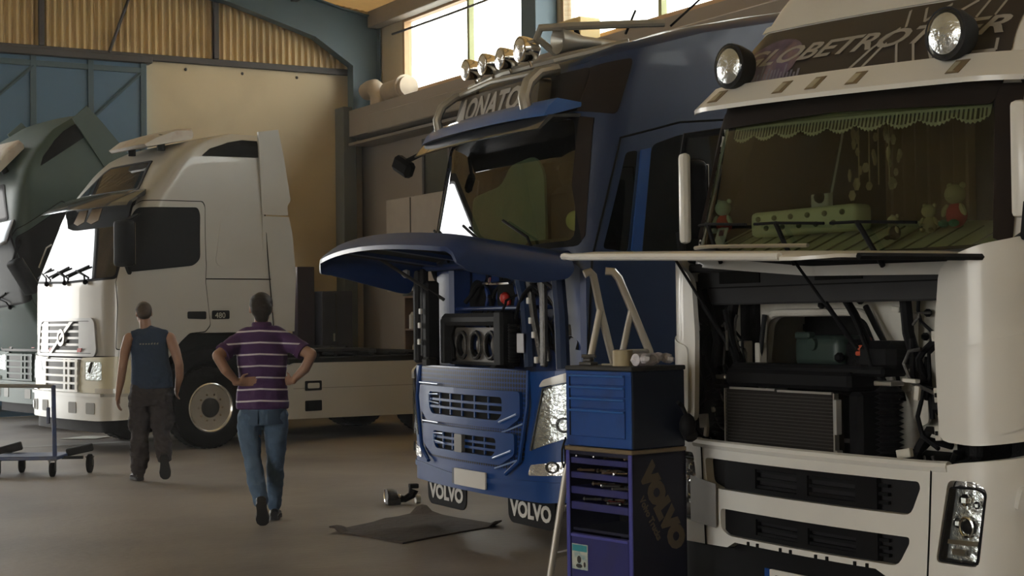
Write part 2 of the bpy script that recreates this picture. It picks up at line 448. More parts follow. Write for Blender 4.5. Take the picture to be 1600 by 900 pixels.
# portal frames: tapered haunch at every column
def portal(n, name, mt, left=True):
    mb = MB(); w = .13
    P = [(M0-.62, 5.64), (M0-.05, 5.64), (M0-.05, 7.45), (M0-.9, 7.60), (10.6, 7.98), (8.4, 8.26), (rid, hr-.04), (rid, hr-.45), (8.4, 7.74), (9.9, 7.5), (11.6, 7.0), (12.38, 6.5), (12.38, 5.64)]
    if not left: P = [(M0-.5, 0), (M0-.05, 0), (M0-.05, 7.45), (M0-.9, 7.60), (10.9, 7.9), (10.9, 7.55), (11.9, 7.2), (M0-.5, 6.2)]
    a = mb.verts([(p[0], n-.015, p[1]) for p in P]); b = mb.verts([(p[0], n+.015, p[1]) for p in P])
    mb.face(list(reversed(a))); mb.face(b)
    for i in range(len(P)): mb.face([a[i], a[(i+1) % len(P)], b[(i+1) % len(P)], b[i]])
    # flanges
    for i in range(1, len(P)):
        p, q = Vector((P[i-1][0], n, P[i-1][1])), Vector((P[i][0], n, P[i][1]))
        t = (q-p).normalized(); u = Vector((0, 1, 0)); nn = t.cross(u)
        v = mb.verts([p-u*w+nn*.012, p+u*w+nn*.012, q+u*w+nn*.012, q-u*w+nn*.012, p-u*w-nn*.012, p+u*w-nn*.012, q+u*w-nn*.012, q-u*w-nn*.012])
        for F in ((0,1,2,3), (7,6,5,4), (0,4,5,1), (1,5,6,2), (2,6,7,3), (3,7,4,0)): mb.face([v[j] for j in F])
    return struct(rbuild(mb, name, mt))
portal(N0-.35, 'trim_11', BLUES)
for i, n in enumerate((20.68, 12.5, 6.1)):
    mb = MB(); mb.box(M0-.42, M0-.02, n-.16, n+.16, 5.2, 7.5, .01); mb.box(M0-.46, M0-.40, n-.22, n+.22, 5.2, 7.5)
    struct(rbuild(mb, 'trim_%d' % (12+i), BLUES))
# left side wall with an unseen opening added for fill light, and the wall behind the camera
mb = MB(); mb.box(-16.2, -16, 6.5, N0, 0, EAVE+.05); mb.box(-16.2, -16, -7, -3.5, 0, EAVE+.05); mb.box(-16.2, -16, -3.5, 6.5, 5.7, EAVE+.05)
struct(rbuild(mb, 'wall_left', CREAMW))
mb = MB()
v = mb.verts([(-16.2, -7.2, 0), (M0+.2, -7.2, 0), (M0+.2, -7.2, EAVE), (rid, -7.2, hr+.05), (-16.2, -7.2, EAVE), (-16.2, -7.0, 0), (M0+.2, -7.0, 0), (M0+.2, -7.0, EAVE), (rid, -7.0, hr+.05), (-16.2, -7.0, EAVE)])
mb.face([v[i] for i in (4, 3, 2, 1, 0)]); mb.face([v[i] for i in (5, 6, 7, 8, 9)])
struct(rbuild(mb, 'wall_front', CREAMW))
# office block standing along the side wall
OT = 5.62
mb = MB()
mb.box(MO, M0-.03, 10, N0-.02, OT-.5, OT, .0)          # concrete ring beam
mb.box(MO+.45, M0-.03, 10, N0-.02, 0, OT-.5)
struct(rbuild(mb, 'wall_office', OFFW))
struct(rbuild(rb(MO-.12, MO+.15, N0-.42, N0-.02, 0, OT+.08, bev=.01), 'trim_15', GREYS))
struct(rbuild(rb(MO-.30, MO-.02, 12.0, 25.55, 5.02, 5.36, bev=.02), 'trim_16', BEAMM))
struct(rbuild(rb(MO-.03, MO+.5, 12.0, N0-.45, 4.94, 4.99), 'trim_17', OFFW))
# office window, dark, behind the blue truck's visor
w = rthing('window_9', '', '', MO+.42, 23.75, 4.3); del w['label']; del w['category']; w['kind'] = 'structure'
fr = MB(); fr.box(-.03, .02, -.95, -.88, -.5, .55); fr.box(-.03, .02, .88, .95, -.5, .55); fr.box(-.03, .02, -.1, -.04, -.5, .5); fr.box(-.03, .02, -.9, .9, .5, .55); fr.box(-.03, .02, -.9, .9, -.5, -.45)
fr.build('window_frame', DARKS, w)
gp = MB(); gp.box(0, .01, -.9, .9, -.45, .5); gp.build('pane', mat('dark_office_glass', (.05, .055, .045), .2), w)
# ducts on the ledge
DUCT = mat('tan_duct_metal', (.42, .34, .25), .5, .3, var=.15)
mb = MB(); R_ = .23; c0 = Vector((MO-.02, 25.6, OT+.22))
pts = [c0 + Vector((0, .35, -.1 - .0)), ] ; pts = []
for k in range(9):
    a = PI*.5*k/8; pts.append(c0 + Vector((-.0, -.30 + .55*math.sin(a)*0 + .30*math.cos(a), -.30 + .38*math.sin(a) + .02)))
pts = [(MO+.2, 26.05, OT+.01), (MO+.2, 26.05, OT+.16), (MO+.2, 26.12, OT+.28), (MO+.2, 26.26, OT+.36), (MO+.2, 26.45, OT+.36), (MO+.2, 26.6, OT+.33)]
mb.tube(pts, [.17]*6, 16)
o = rbuild(mb, 'duct_elbow', DUCT); tag(o, 'tan curved duct elbow standing on the office ledge', 'duct')
mb = MB(); mb.lathe([(.19, 0), (.19, .12), (.23, .12), (.23, .2), (.19, .2), (.19, .85), (.15, .85)], (MO+.3, 25.0, OT+.235), 'Y', 18)
o = rbuild(mb, 'duct_drum', DUCT); tag(o, 'tan cylindrical duct section lying on the office ledge below the first window', 'duct')
# parcel on the ledge by the column
mb = MB(); mb.box(M0-.66, M0-.28, 18.9, 19.6, OT+.003, OT+.42, .02); o = rbuild(mb, 'yellow_box', mat('yellow_carton', (.62, .46, .20), .6)); tag(o, 'yellow carton on the ledge at the foot of the window column', 'box')
# wall sheet cabinet below the office window
mb = MB(); mb.box(MO-.02, MO+.42, 22.9, 25.35, 2.1, 3.78, .01)
o = rbuild(mb, 'wall_cabinet', mat('beige_cabinet', (.34, .29, .24), .6)); tag(o, 'wide beige cabinet hung on the office wall behind the blue bonnet', 'cabinet')
mb = MB(); mb.box(MO-.035, MO-.02, 24.35, 24.37, 2.12, 3.76); mb.build('door_gap', DARKS, o)
# shelf of supplies
SHW = mat('brown_shelf_wood', (.16, .09, .05), .6)
sh = rthing('shelf_unit', 'brown open shelf full of cans against the office wall', 'shelf', MO+.22, 24.1, .85)
mb = MB()
for y in (-.62, .6): mb.box(-.2, .2, y, y+.03, 0, 1.15)
mb.box(.18, .2, -.6, .6, 0, 1.15); mb.build('side_panel', SHW, sh)
for z in (0, .55, 1.13): MB().box(-.2, .18, -.6, .6, z, z+.03).build('shelf', SHW, sh)
st = MB(); st.box(-.18, .18, -.55, .55, -.85, 0); st.build('base', SHW, sh)
cans = [mat('white_can', (.5, .48, .42), .5), mat('orange_can', (.5, .2, .06), .5), mat('tan_can', (.4, .3, .18), .5)]
ci = 0
for z in (.03, .58):
    y = -.5
    while y < .5:
        r = random.uniform(.04, .075); h = random.uniform(.12, .3)
        mb = MB(); mb.lathe([(r, 0), (r, h*.8), (r*.6, h*.9), (r*.4, h)], (0, 0, 0), 'Z', 12)
        c = mb.build('supply_can', cans[ci % 3]); cl_ = ('white', 'orange', 'tan')[ci % 3]; sf_ = 'lower' if z < .3 else 'upper'; c.location = rw(MO+.15, 24.1+y+r, .85+z); ci += 1
        tag(c, 'small ' + cl_ + ' can on the ' + sf_ + ' board of the brown shelf', 'can', cl_ + ' cans on the ' + sf_ + ' board'); y += 2*r + random.uniform(.02, .12)
# dark locker and bright lamp past the white truck
o = rbuild(MB().box(11.62, 12.25, N0-.6, N0-.05, .35, 2.15, .01), 'metal_locker', mat('dark_locker', (.035, .035, .05), .5)); tag(o, 'dark metal locker against the back wall behind the white tractor', 'locker')
MB().box(11.9, 11.92, N0-.62, N0-.6, .4, 2.1).build('door_gap', DARKS, o); MB().box(11.84, 11.87, N0-.63, N0-.6, 1.2, 1.35).build('handle', ALU, o)
o = rbuild(MB().box(11.66, 12.2, N0-.5, N0-.15, 0, .35), 'locker_base', DARKS); tag(o, 'low dark plinth under the metal locker', 'plinth')
o = rbuild(MB().box(11.25, 11.60, N0-.3, N0-.03, 0, 2.62, .01), 'tall_locker', mat('violet_panel', (.05, .04, .07), .5)); tag(o, 'tall narrow dark violet locker beside the lower metal locker', 'locker')
o = rbuild(MB().box(10.72, 11.1, N0-.12, N0-.02, 2.5, 2.6, .01), 'wall_lamp', mat('lit_tube', (1, .95, .85), .5, emit=6)); tag(o, 'small lit lamp on the back wall beside the white cab', 'lamp')
# conduit on the office wall
mb = MB(); mb.tube([(MO+.40, 25.5, 2.05), (MO+.40, 22.4, 2.05)], .03, 6); mb.ball((MO+.40, 24.0, 2.05), .06, 8); o = rbuild(mb, 'wall_conduit', GREYS); tag(o, 'thin conduit running along the office wall under the cabinet', 'conduit')
# floor strip by the doorway
o = rbuild(MB().box(3.0, 8.3, 20.3, 20.55, 0, .004), 'trim_18', mat('worn_floor_paint', (.30, .28, .25), .6, var=.3, scale=3)); struct(o)
# ================================================================ trucks: shared pieces
HEADG = LENSG
def skin(mb, mp, ub, v0, v1, holes=(), thick=.03, step=.1, stepv=.1, out=None):
    return mb.sheet(out or [(-ub, v0), (ub, v0), (ub, v1), (-ub, v1)], mp, holes, thick, 0, step, stepv)
def roofcap(mb, mp, ub, v, rings=((.97, .02), (.85, .05), (.5, .08)), n=60):
    base = [mp(-ub + 2*ub*k/n, v) for k in range(n+1)]
    c = Vector((0, sum(p.y for p in base)/len(base) + .3, 0)); R = [base]
    for s, dz in rings: R.append([Vector((p.x*s, c.y+(p.y-c.y)*s, p.z+dz)) for p in base])
    return mb.rings(R, True)
def wheel(name, parent, x, y, r=.51, w=.30, sgn=1, chrome=True, nb=10, dual=False):
    mb = MB(); rim = .30
    prof = [(rim, -.02), (rim+.02, 0), (r*.72, .018), (r*.9, .012), (r*.975, -.012), (r, -.05), (r, -w+.05), (r*.97, -w+.015), (r*.75, -w), (rim, -w+.03)]
    mb.lathe([(a, b*sgn) for a, b in prof] , (0, 0, 0), 'X', 40, cap=False)
    for k in range(40):
        a = 2*PI*k/40
        for xx in (-.07, -w+.07):
            mb.obox((xx*sgn, r*math.cos(a), r*math.sin(a)), (.05, .012, .045), 0, 0, rx=a)
    t = mb.build(name, RUBBER, parent); t.location = (x, y, r)
    rm = MB()
    pr = [(.305, -.025), (.315, -.005), (.30, .004), (.285, -.01), (.275, -.07), (.262, -.105), (.215, -.10), (.205, -.07), (.175, -.055), (.145, -.055), (.14, -.10)]
    rm.lathe([(a, b*sgn) for a, b in pr], (0, 0, 0), 'X', 40, cap=True)
    o = rm.build('rim', RIMM if chrome else ALU, t)
    hl = MB()
    for k in range(10):
        a = 2*PI*(k+.5)/10; c = Vector((-.098*sgn, .238*math.cos(a), .238*math.sin(a)))
        hl.cyl(c - Vector((.01*sgn, 0, 0)), c + Vector((.004*sgn, 0, 0)), .021, seg=12)
    hl.build('hand_hole', BLACKP, t)
    hb = MB(); hb.lathe([(.135, -.10*sgn), (.13, -.03*sgn), (.115, .0), (.05, .01*sgn)], (0, 0, 0), 'X', 24); hb.build('hub', mat('greasy_hub', (.03, .028, .025), .5, .4) if 'greasy_hub' not in MT else MT['greasy_hub'], t)
    bt = MB()
    for k in range(nb):
        a = 2*PI*k/nb; c = Vector((-.06*sgn, .168*math.cos(a), .168*math.sin(a)))
        bt.cyl(c, c + Vector((.045*sgn, 0, 0)), .017, .013, 6)
    bt.build('wheel_bolt', CHROME, t)
    return t
def mirror(name, parent, c, w, h, mt=None, rz=0, d=.16):
    mb = MB(); M = Matrix.Translation(c) @ Matrix.Rotation(rz, 4, 'Z')
    mb.box(-w/2, w/2, -d/2, d/2, -h/2, h/2, .05, M, 3)
    o = mb.build(name, mt or BLACKP, parent)
    g = MB(); g.box(-w/2+.025, w/2-.025, d/2, d/2+.006, -h/2+.03, h/2-.03, 0, M); g.build('mirror_glass', CHROME, o)
    return o
def tubelamp(mb, c, r, depth, mp=None): mb.lathe([(r*.5, depth), (r*.85, depth*.8), (r, depth*.3), (r*1.04, 0), (r*1.04, -.02), (r*.94, -.022)], c, 'Y', 24)
# ================================================================ the two tractors of the first series: white one, green one
M1 = tmap(1.24, .32, .10, [(.3,0),(2.1,.02),(3.05,.42),(3.3,.6),(3.6,.85),(3.8,1.08),(3.95,1.4),(4.03,1.8)], [(0,1),(2.1,1),(3.3,.975),(3.7,.955),(3.85,.93),(3.95,.88),(4.03,.8)], 2.3)
def first_series_tractor(name, label, loc, ang, PAINT, BUMP, FRONTP, white=True):
    SW, SG = (MT['slat_white'], MT['slat_grey']) if white else (GREENP, MT['badge_black'])
    R = thing(name, label, 'truck', (loc[0], loc[1], 0), math.radians(ang)-PI/2)
    uR = M1.uy(2.2)
    # cab skin + roof
    mb = MB(); skin(mb, M1, uR, 1.46, 4.03, step=.07, stepv=.07); roofcap(mb, M1, uR, 4.03, ((.8, .015), (.4, .03)))
    # lower front part of the skin stops ahead of the wheel arch
    arch = [(-1.95, 1.47), (-1.95, 1.25), (-1.2, 1.2), (1.2, 1.2), (1.95, 1.25), (2.0, 1.30), (2.08, 1.40), (2.2, 1.47)]
    mb.sheet([(-2.1, 1.47), (-1.95, 1.25), (-1.75, 1.05), (-1.6, .66), (1.6, .66), (1.75, 1.05), (1.95, 1.25), (2.1, 1.47)], M1, (), .03, 0, .1, .1)
    mb.box(-1.19, 1.19, 2.17, 2.2, 1.46, 3.95); mb.box(-1.2, 1.2, .3, 2.2, 1.46, 1.5)
    cab = mb.build('cab_body', PAINT, R)
    def sub(nm, mt, f, par=cab, **k):
        b = MB(); f(b); return b.build(nm, mt, par, **k)
    # windscreen wraps into the corners
    ws = [(-1.14, 2.16), (0, 2.13), (1.14, 2.16), (1.04, 2.75), (.98, 3.12), (0, 3.14), (-.98, 3.12), (-1.04, 2.75)]
    sub('windscreen_seal', BLACKP, lambda b: b.sheet(rnd([(p[0]*1.03, p[1]+(.03 if p[1] > 2.6 else -.03)) for p in ws], .06), M1, (), .01, .006, .08))
    sub('windscreen', MT['screen_dark'] if white else MT['window_black'], lambda b: b.sheet(rnd(ws, .06), M1, (), .006, .014, .06, .08))
    # curtain pleats and brown strip behind the glass top
    for i, x in enumerate((-.30, .12)): sub('pennant', MT['tan_pennant'], lambda b: b.sheet([(x-.14, 3.06), (x+.14, 3.06), (x+.17, 2.9), (x, 2.86), (x-.17, 2.9)], M1, (), .004, .02, .08))
    def wip(b):
        for x in (-.55, .05, .6):
            b.tube([M1(x, 2.10, .03), M1(x-.05, 2.19, .05), M1(x-.32, 2.26, .05)], .012, 6); b.tube([M1(x-.58, 2.2, .035), M1(x-.05, 2.31, .035)], .014, 6); b.ball(M1(x, 2.11, .03), .035, 8)
    sub('wiper', BLACKP, wip)
    # sun visor
    def vis(b):
        R_ = []
        for k in range(25):
            u = -1.12 + 2.24*k/24
            R_.append([M1(u, 3.20, .02), M1(u, 3.25, .08), M1(u, 3.08, .30), M1(u, 3.03, .31), M1(u, 3.15, .07), M1(u, 3.17, .02)])
        b.rings(R_, True)
    sub('sun_visor', MT['visor_plastic'], vis)
    # lit sign box above the visor
    sub('roof_sign', MT['screen_dark'] if white else MT['window_black'], lambda b: b.sheet(rnd([(-.82, 3.28), (.86, 3.28), (.62, 3.64), (-.58, 3.64)], .06), M1, (), .01, .012, .06, .06))
    sub('sign_frame', GREYP, lambda b: b.sheet(rnd([(-.88, 3.25), (.92, 3.25), (.67, 3.67), (-.63, 3.67)], .07), M1, [rnd([(-.82, 3.28), (.86, 3.28), (.62, 3.64), (-.58, 3.64)], .06)], .01, .014, .06, .06))
    # doors with windows, both sides
    for s in (1, -1):
        P = lambda L: [(p[0]*s, p[1]) for p in L]
        dr = P([(1.18, 1.28), (1.2, 1.8), (1.16, 2.3), (1.03, 3.04), (1.12, 3.10), (2.10, 3.11), (2.17, 3.05), (2.34, 2.3), (2.43, 1.56), (2.36, 1.48), (2.14, 1.46), (2.02, 1.36), (1.95, 1.28)])
        wn = rnd(P([(1.075, 2.90), (1.12, 3.0), (2.04, 3.02), (2.10, 2.94), (2.22, 2.40), (2.14, 2.32), (1.30, 2.235), (1.22, 2.30)]), .05)
        d = sub('door', PAINT, lambda b: b.sheet(rnd(dr, .03), M1, (), .02, .012, .08, .1))
        sub('door_gap', MT['gap_black'], lambda b: b.sheet(rnd([(p[0] + .012*(1 if abs(p[0]) > 1.7 else -1)*s, p[1] + .012*(1 if p[1] > 2.2 else -1)) for p in dr], .03), M1, (), .01, .003, .08, .1))
        sub('window_seal', BLACKP, lambda b: b.sheet([((p[0]-1.65*s)*1.03+1.65*s, (p[1]-2.65)*1.05+2.65) for p in wn], M1, (), .008, .016, .08, .1), d)
        sub('side_window', MT['window_black'], lambda b: b.sheet(wn, M1, (), .008, .022, .08, .1), d)
        sub('door_handle', MT['badge_black'], lambda b: b.sheet(rnd(P([(2.11, 1.64), (2.37, 1.63), (2.37, 1.73), (2.11, 1.73)]), .02), M1, (), .01, .022, .08), d)
        if s == 1:
            bd = sub('side_badge', MT['badge_black'], lambda b: b.sheet(rnd([(2.46, 1.63), (2.71, 1.63), (2.71, 1.74), (2.46, 1.74)], .02), M1, (), .008, .010, .08))
            sub('badge_letters', MT['badge_text'], lambda b: b.text('480', M1, 2.50, 1.645, .10, .014, .003, sx=1.0), cab)
        # seams of the sleeper
        def seams(b):
            for L in ([(3.17, 3.92), (3.22, 3.3), (3.30, 2.3), (3.37, 1.46)], [(2.34, 2.14), (3.33, 2.14)], ):
                P_ = []
                for (a, c), (e, f) in zip(L, L[1:]): P_ += [M1((a+(e-a)*k/6)*s, c+(f-c)*k/6, .001) for k in range(6)]
                P_.append(M1(L[-1][0]*s, L[-1][1], .001)); b.tube(P_, .007, 5)
        sub('panel_gap', MT['gap_black'], seams)
        # stamped panel
        sub('locker_panel', PAINT, lambda b: b.sheet(rr(2.48, 3.05, 2.3, 2.95, .1) if s == 1 else rr(-3.05, -2.48, 2.3, 2.95, .1), M1, (), .01, .006, .1))
        # high rear window
        sub('high_window', MT['gap_black'], lambda b: b.sheet(rnd(P([(1.66, 3.70), (1.74, 3.80), (2.05, 3.90), (2.45, 3.945), (3.03, 3.945), (3.08, 3.72)]), .025), M1, (), .01, .012, .08, .04))
        # side deflector behind the cab
        sm = sidemap(1.18, s)
        def defl(b):
            b.sheet([(2.17, 2.98), (2.56, 2.98), (2.55, 3.10), (2.60, 3.18), (2.50, 3.75), (2.42, 4.10), (2.12, 4.05)], sm, (), .03, .05, .2, .3)
            b.sheet([(2.17, 1.46), (2.64, 1.46), (2.67, 2.2), (2.62, 2.75), (2.57, 2.96), (2.17, 2.96)], sm, (), .03, .05, .2, .3)
        sub('side_deflector', PAINT, defl)
        if s == 1: mirror('mirror', cab, Vector((s*1.47, .12, 2.55)), .26, .56, BLACKP, s*.25)
        if s == 1: sub('mirror_arm', BLACKP, lambda b: (b.tube([(s*1.2, .32, 2.2), (s*1.42, .16, 2.32)], .03, 6), b.tube([(s*1.12, .50, 2.95), (s*1.44, .14, 2.82)], .022, 6)))
    # front mirror on the far corner
    sub('corner_mirror_arm', ALU, lambda b: b.tube([M1(-1.2, 2.35, .12), M1(-1.25, 2.62, .16), M1(-1.22, 2.66, .08)], .012, 6))
    # roof air deflector box
    def box(b):
        R_ = []
        for x in (-.34, -.28, .62, .68):
            e = 0 if -.3 < x < .65 else .03
            R_.append([(x, .80+e, 3.83), (x, .76+e, 3.86), (x, .92+e, 3.98-e), (x, 1.26-e, 4.09-e), (x, 1.48-e, 4.11-e), (x, 1.51-e, 4.02+e), (x, 1.46, 3.97)])
        b.rings(R_, True)
    sub('roof_box', MT['old_roof_box'], box); sub('roof_box_foot', BLACKP, lambda b: [b.cyl((x, 1.05, 3.80), (x, 1.05, 4.0), .05, seg=12) for x in (-.2, .62)])
    # front: upper grille, emblem, headlights, lower grille, bumper
    gr = [(-.98, 1.21), (.80, 1.21), (.84, 1.30), (.80, 1.64), (-.80, 1.64), (-.98, 1.4)]
    gr = [(-.84, 1.20), (.80, 1.20), (.85, 1.27), (.80, 1.60), (.74, 1.65), (-.74, 1.65), (-.80, 1.60), (-.86, 1.27)]
    G = sub('grille', MT['badge_black'], lambda b: b.sheet(rnd(gr, .04), M1, (), .03, .012, .1), R)
    sub('grille_frame', SG, lambda b: b.sheet(rnd([(p[0]*1.02, (p[1]-1.425)*1.06+1.425) for p in gr], .04), M1, [rnd([(p[0]*.95, (p[1]-1.425)*.9+1.425) for p in gr], .04)], .03, .03, .1), G)
    for k in range(5): sub('grille_slat', SG, lambda b: b.sheet([(-.80, 1.235+.083*k), (.80, 1.235+.083*k), (.79, 1.264+.083*k), (-.79, 1.264+.083*k)], M1, (), .02, .026, .1), G)
    for x0, x1 in ((-.80, -.50), (.42, .80)): sub('grille_block', SG, lambda b: b.sheet([(x0, 1.23), (x1, 1.23), (x1, 1.62), (x0, 1.62)], M1, (), .02, .018, .1), G)
    sub('emblem_bar', SG, lambda b: b.sheet([(-.40, 1.22), (-.32, 1.22), (.32, 1.62), (.22, 1.62)], M1, (), .02, .045, .1), G)
    sub('emblem_ring', SG, lambda b: b.sheet([(.11*math.cos(a*PI/10)-.02, 1.42+.11*math.sin(a*PI/10)) for a in range(20)], M1, [[(.06*math.cos(a*PI/8)-.02, 1.42+.06*math.sin(a*PI/8)) for a in range(16)]], .02, .05, .1), G)
    for x in (-.42, .42): sub('grille_badge', RED, lambda b: b.sheet([(x, 1.24), (x+.09, 1.24), (x+.12, 1.29), (x+.02, 1.29)], M1, (), .01, .04, .1), G)
    # bonnet joint
    sub('bonnet_gap', MT['gap_black'], lambda b: b.sheet([(-1.1, 1.165), (1.16, 1.165), (1.16, 1.195), (-1.1, 1.195)], M1, (), .01, .004, .1))
    fr = sub('bumper', FRONTP, lambda b: b.sheet(rnd([(-1.62, .46), (-1.3, .42), (-.9, .40), (.9, .40), (1.3, .42), (1.62, .46), (1.64, .70), (-1.64, .70)], .06), M1, (), .08, .035, .08, .12), R)
    sub('bumper_trim', SW, lambda b: b.sheet([(-1.2, .70), (1.0, .70), (1.0, .735), (-1.2, .735)], M1, (), .06, .06, .08), fr)
    sub('apron', BLACKP, lambda b: b.sheet([(-1.5, .26), (1.5, .26), (1.6, .44), (-1.6, .44)], M1, (), .04, -.02, .1), fr)
    for x in (-.95, -.55, .3, .75): sub('bumper_recess', MT['recess_grey'], lambda b: b.sheet(rr(x-.1, x+.1, .48, .62, .02), M1, (), .01, .042, .1), fr)
    for x in (-1.02, ): sub('fog_lamp', LAMPR, lambda b: b.sheet(rr(x-.05, x+.05, .5, .6, .02), M1, (), .01, .05, .1), fr)
    for s in (1, -1):
        P = lambda L: [(p[0]*s, p[1]) for p in L]
        sub('lamp_surround', BUMP, lambda b: b.sheet(rnd(P([(.42, .74), (1.55, .74), (1.62, 1.05), (1.2, 1.19), (.50, 1.17)]), .04), M1, (), .03, .018, .08, .1), fr)
        h = sub('headlight', LAMPR, lambda b: b.sheet(rnd(P([(.62, .90), (.98, .90), (.98, 1.12), (.62, 1.12)]), .03), M1, (), .01, .022, .06, .06), fr)
        sub('headlight_glass', LENSG, lambda b: b.sheet(rnd(P([(.61, .89), (.99, .89), (.99, 1.13), (.61, 1.13)]), .03), M1, (), .004, .034, .06, .06), h)
        sub('indicator', MT['clear_indicator'], lambda b: b.sheet(rnd(P([(.86, .745), (1.28, .745), (1.28, .80), (.86, .80)]), .02), M1, (), .02, .04, .06), fr)
        if not s == 0: sub('lamp_detail', BLACKP, lambda b: b.sheet(P([(.66, 1.0), (.74, 1.12), (.78, 1.12), (.72, .98)]), M1, (), .004, .026, .06), h)
    lg = sub('lower_grille', MT['badge_black'], lambda b: b.sheet([(-.52, .755), (.40, .755), (.40, 1.15), (-.52, 1.15)], M1, (), .02, .024, .1), fr)
    for k in range(5): sub('grille_slat', SW, lambda b: b.sheet([(-.58, .745+.093*k), (.46, .745+.093*k), (.46, .773+.093*k), (-.58, .773+.093*k)], M1, (), .03, .05, .1), lg)
    for x in (-.55, .08, .20, .40): sub('grille_post', SW, lambda b: b.sheet([(x-.03, .76), (x+.03, .76), (x+.03, 1.15), (x-.03, 1.15)], M1, (), .03, .042, .1), lg)
    sub('lower_panel', FRONTP, lambda b: b.sheet(rnd([(-1.0, .72), (-.5, .72), (-.5, 1.18), (-1.0, 1.16)], .03), M1, (), .03, .010, .1), fr)
    # wheel arch, step, chassis, tank skirt, deck
    sub('wheel_arch', BLACKP, lambda b: [b.tube([(s*1.1, 1.40+.60*math.cos(a), .56+.62*math.sin(a)) for a in [PI*k/14 for k in range(15)]], .14, 6, flat=1.0) for s in (1, -1)], R)
    sub('underbody', MT['gap_black'], lambda b: (b.box(-1.15, 1.15, .55, 2.4, .95, 1.45), b.box(-.45, .45, .2, 5.9, .55, 1.0), b.box(-.9, .9, .3, .7, .4, 1.3)), R)
    st = sub('side_skirt', PAINT if white else PAINT, lambda b: [(b.sheet(rnd([(2.30, .31), (5.4, .27), (5.4, 1.02), (2.62, 1.04), (2.30, .8)], .05), sidemap(1.16, s), (), .05, .06, .5, .3), b.box(min(s*.6, s*1.2), max(s*.6, s*1.2), 2.62, 5.38, .98, 1.02)) for s in (1, -1)], R)
    sub('skirt_groove', MT['recess_grey'], lambda b: [b.sheet([(2.62, .70), (5.38, .68), (5.38, .69), (2.62, .71)], sidemap(1.16, s), (), .01, .062, .5) for s in (1, -1)], st)
    for z0, z1, mt_ in ((.67, .80, MT['badge_text']), (.40, .54, BLACKP)):
        sub('step_recess', BLACKP, lambda b: b.sheet(rr(2.80, 3.06, z0, z1, .015), sidemap(1.16), (), .02, .065, .3), st)
        sub('step_light', mt_, lambda b: b.sheet(rr(2.84, 3.02, z0+.03, z1-.03, .015), sidemap(1.16), (), .01, .072, .3), st)
    dk = MB(); dk.box(-1.15, 1.15, 2.6, 5.6, 1.02, 1.10, .01)
    for k in range(9):
        y = 2.9+.3*k; dk.tube([(.9, y, 1.12), (-.9, y+random.uniform(-.1, .1), 1.12+random.uniform(0, .06))], .025+.02*random.random(), 6)
    dk.box(-.5, .6, 3.4, 4.4, 1.1, 1.2, .03); dk.build('deck', ENG, R)
    for y in (1.40, ):
        for s in (1, -1): wheel('wheel', R, s*1.24, y, .515, .32, s, True)
    for s in (1, -1): wheel('wheel', R, s*1.22, 5.05, .515, .5, s, False)
    return R, cab
mat('window_black', (.012, .012, .013), .35, spec=.4); MT['screen_dark'] = m_ = mat('mirrorlike_dark_glass', (.012, .014, .015), .03, coat=.0, spec=.9)
mat('tan_pennant', (.30, .20, .10), .6); mat('visor_plastic', (.035, .036, .038), .18, coat=.6); mat('gap_black', (.008, .008, .008), .8)
mat('badge_black', (.02, .02, .022), .35); mat('badge_text', (.42, .40, .34), .5); mat('old_roof_box', (.50, .46, .40), .45, dirt=(.3, .16, .1), dirts=6, dirtamt=.5)
mat('slat_grey', (.34, .34, .34), .4, .2, coat=.3); mat('slat_white', (.62, .61, .57), .4, coat=.3); mat('recess_grey', (.22, .21, .19), .6)
mat('clear_indicator', (.55, .52, .46), .15, coat=.8)
mat('white_far_paint', (.50, .485, .44), .3)
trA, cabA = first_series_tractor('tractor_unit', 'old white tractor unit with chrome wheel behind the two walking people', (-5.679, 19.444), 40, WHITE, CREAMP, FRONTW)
trG, cabG = first_series_tractor('tractor_unit', 'dark green tractor unit with its cab tipped forward before the blue doors', (-7.45, 23.3), 40, GREENP, GREENP, GREENP, False)
# the green cab is tipped forward about its front hinge
piv = Vector((0, .25, 1.25)); T_ = math.radians(33)
cabG.matrix_basis = Matrix.Translation(piv) @ Matrix.Rotation(T_, 4, 'X') @ Matrix.Translation(-piv)
# ================================================================ the blue tractor with its bonnet open
LINER = mat('dark_cab_lining', (.035, .030, .026), .8)
DASHM = mat('khaki_dashboard', (.09, .09, .06), .6)
mesh_ = mat('blue_honeycomb', (.01, .06, .26), .5, spec=.3)
nt = mesh_.node_tree; vo = nt.nodes.new('ShaderNodeTexVoronoi'); vo.voronoi_dimensions = '2D'; vo.inputs['Scale'].default_value = 30; vo.inputs['Randomness'].default_value = 0.0
tcn = nt.nodes.new('ShaderNodeTexCoord'); sp_ = nt.nodes.new('ShaderNodeSeparateXYZ'); cb_ = nt.nodes.new('ShaderNodeCombineXYZ'); nt.links.new(tcn.outputs['Object'], sp_.inputs[0]); nt.links.new(sp_.outputs['X'], cb_.inputs['X']); nt.links.new(sp_.outputs['Z'], cb_.inputs['Y']); nt.links.new(cb_.outputs[0], vo.inputs['Vector'])
cr = nt.nodes.new('ShaderNodeValToRGB'); cr.color_ramp.elements[0].position = .36; cr.color_ramp.elements[1].position = .46
cr.color_ramp.elements[0].color = (.002, .004, .012, 1); cr.color_ramp.elements[1].color = (.006, .042, .19, 1)
nt.links.new(vo.outputs['Distance'], cr.inputs[0]); nt.links.new(cr.outputs[0], nt.nodes['Principled BSDF'].inputs['Base Color'])
FIREW = mat('blue_firewall', (.008, .03, .13), .45, var=.3)
M2 = tmap(1.24, .35, .12, [(.3,0),(1.2,0),(2.05,.12),(2.95,.30),(3.3,.46),(3.75,.62)], [(0,1),(1.3,1),(2.1,.99),(3.0,.965),(3.4,.95),(3.8,.92)], 2.3)
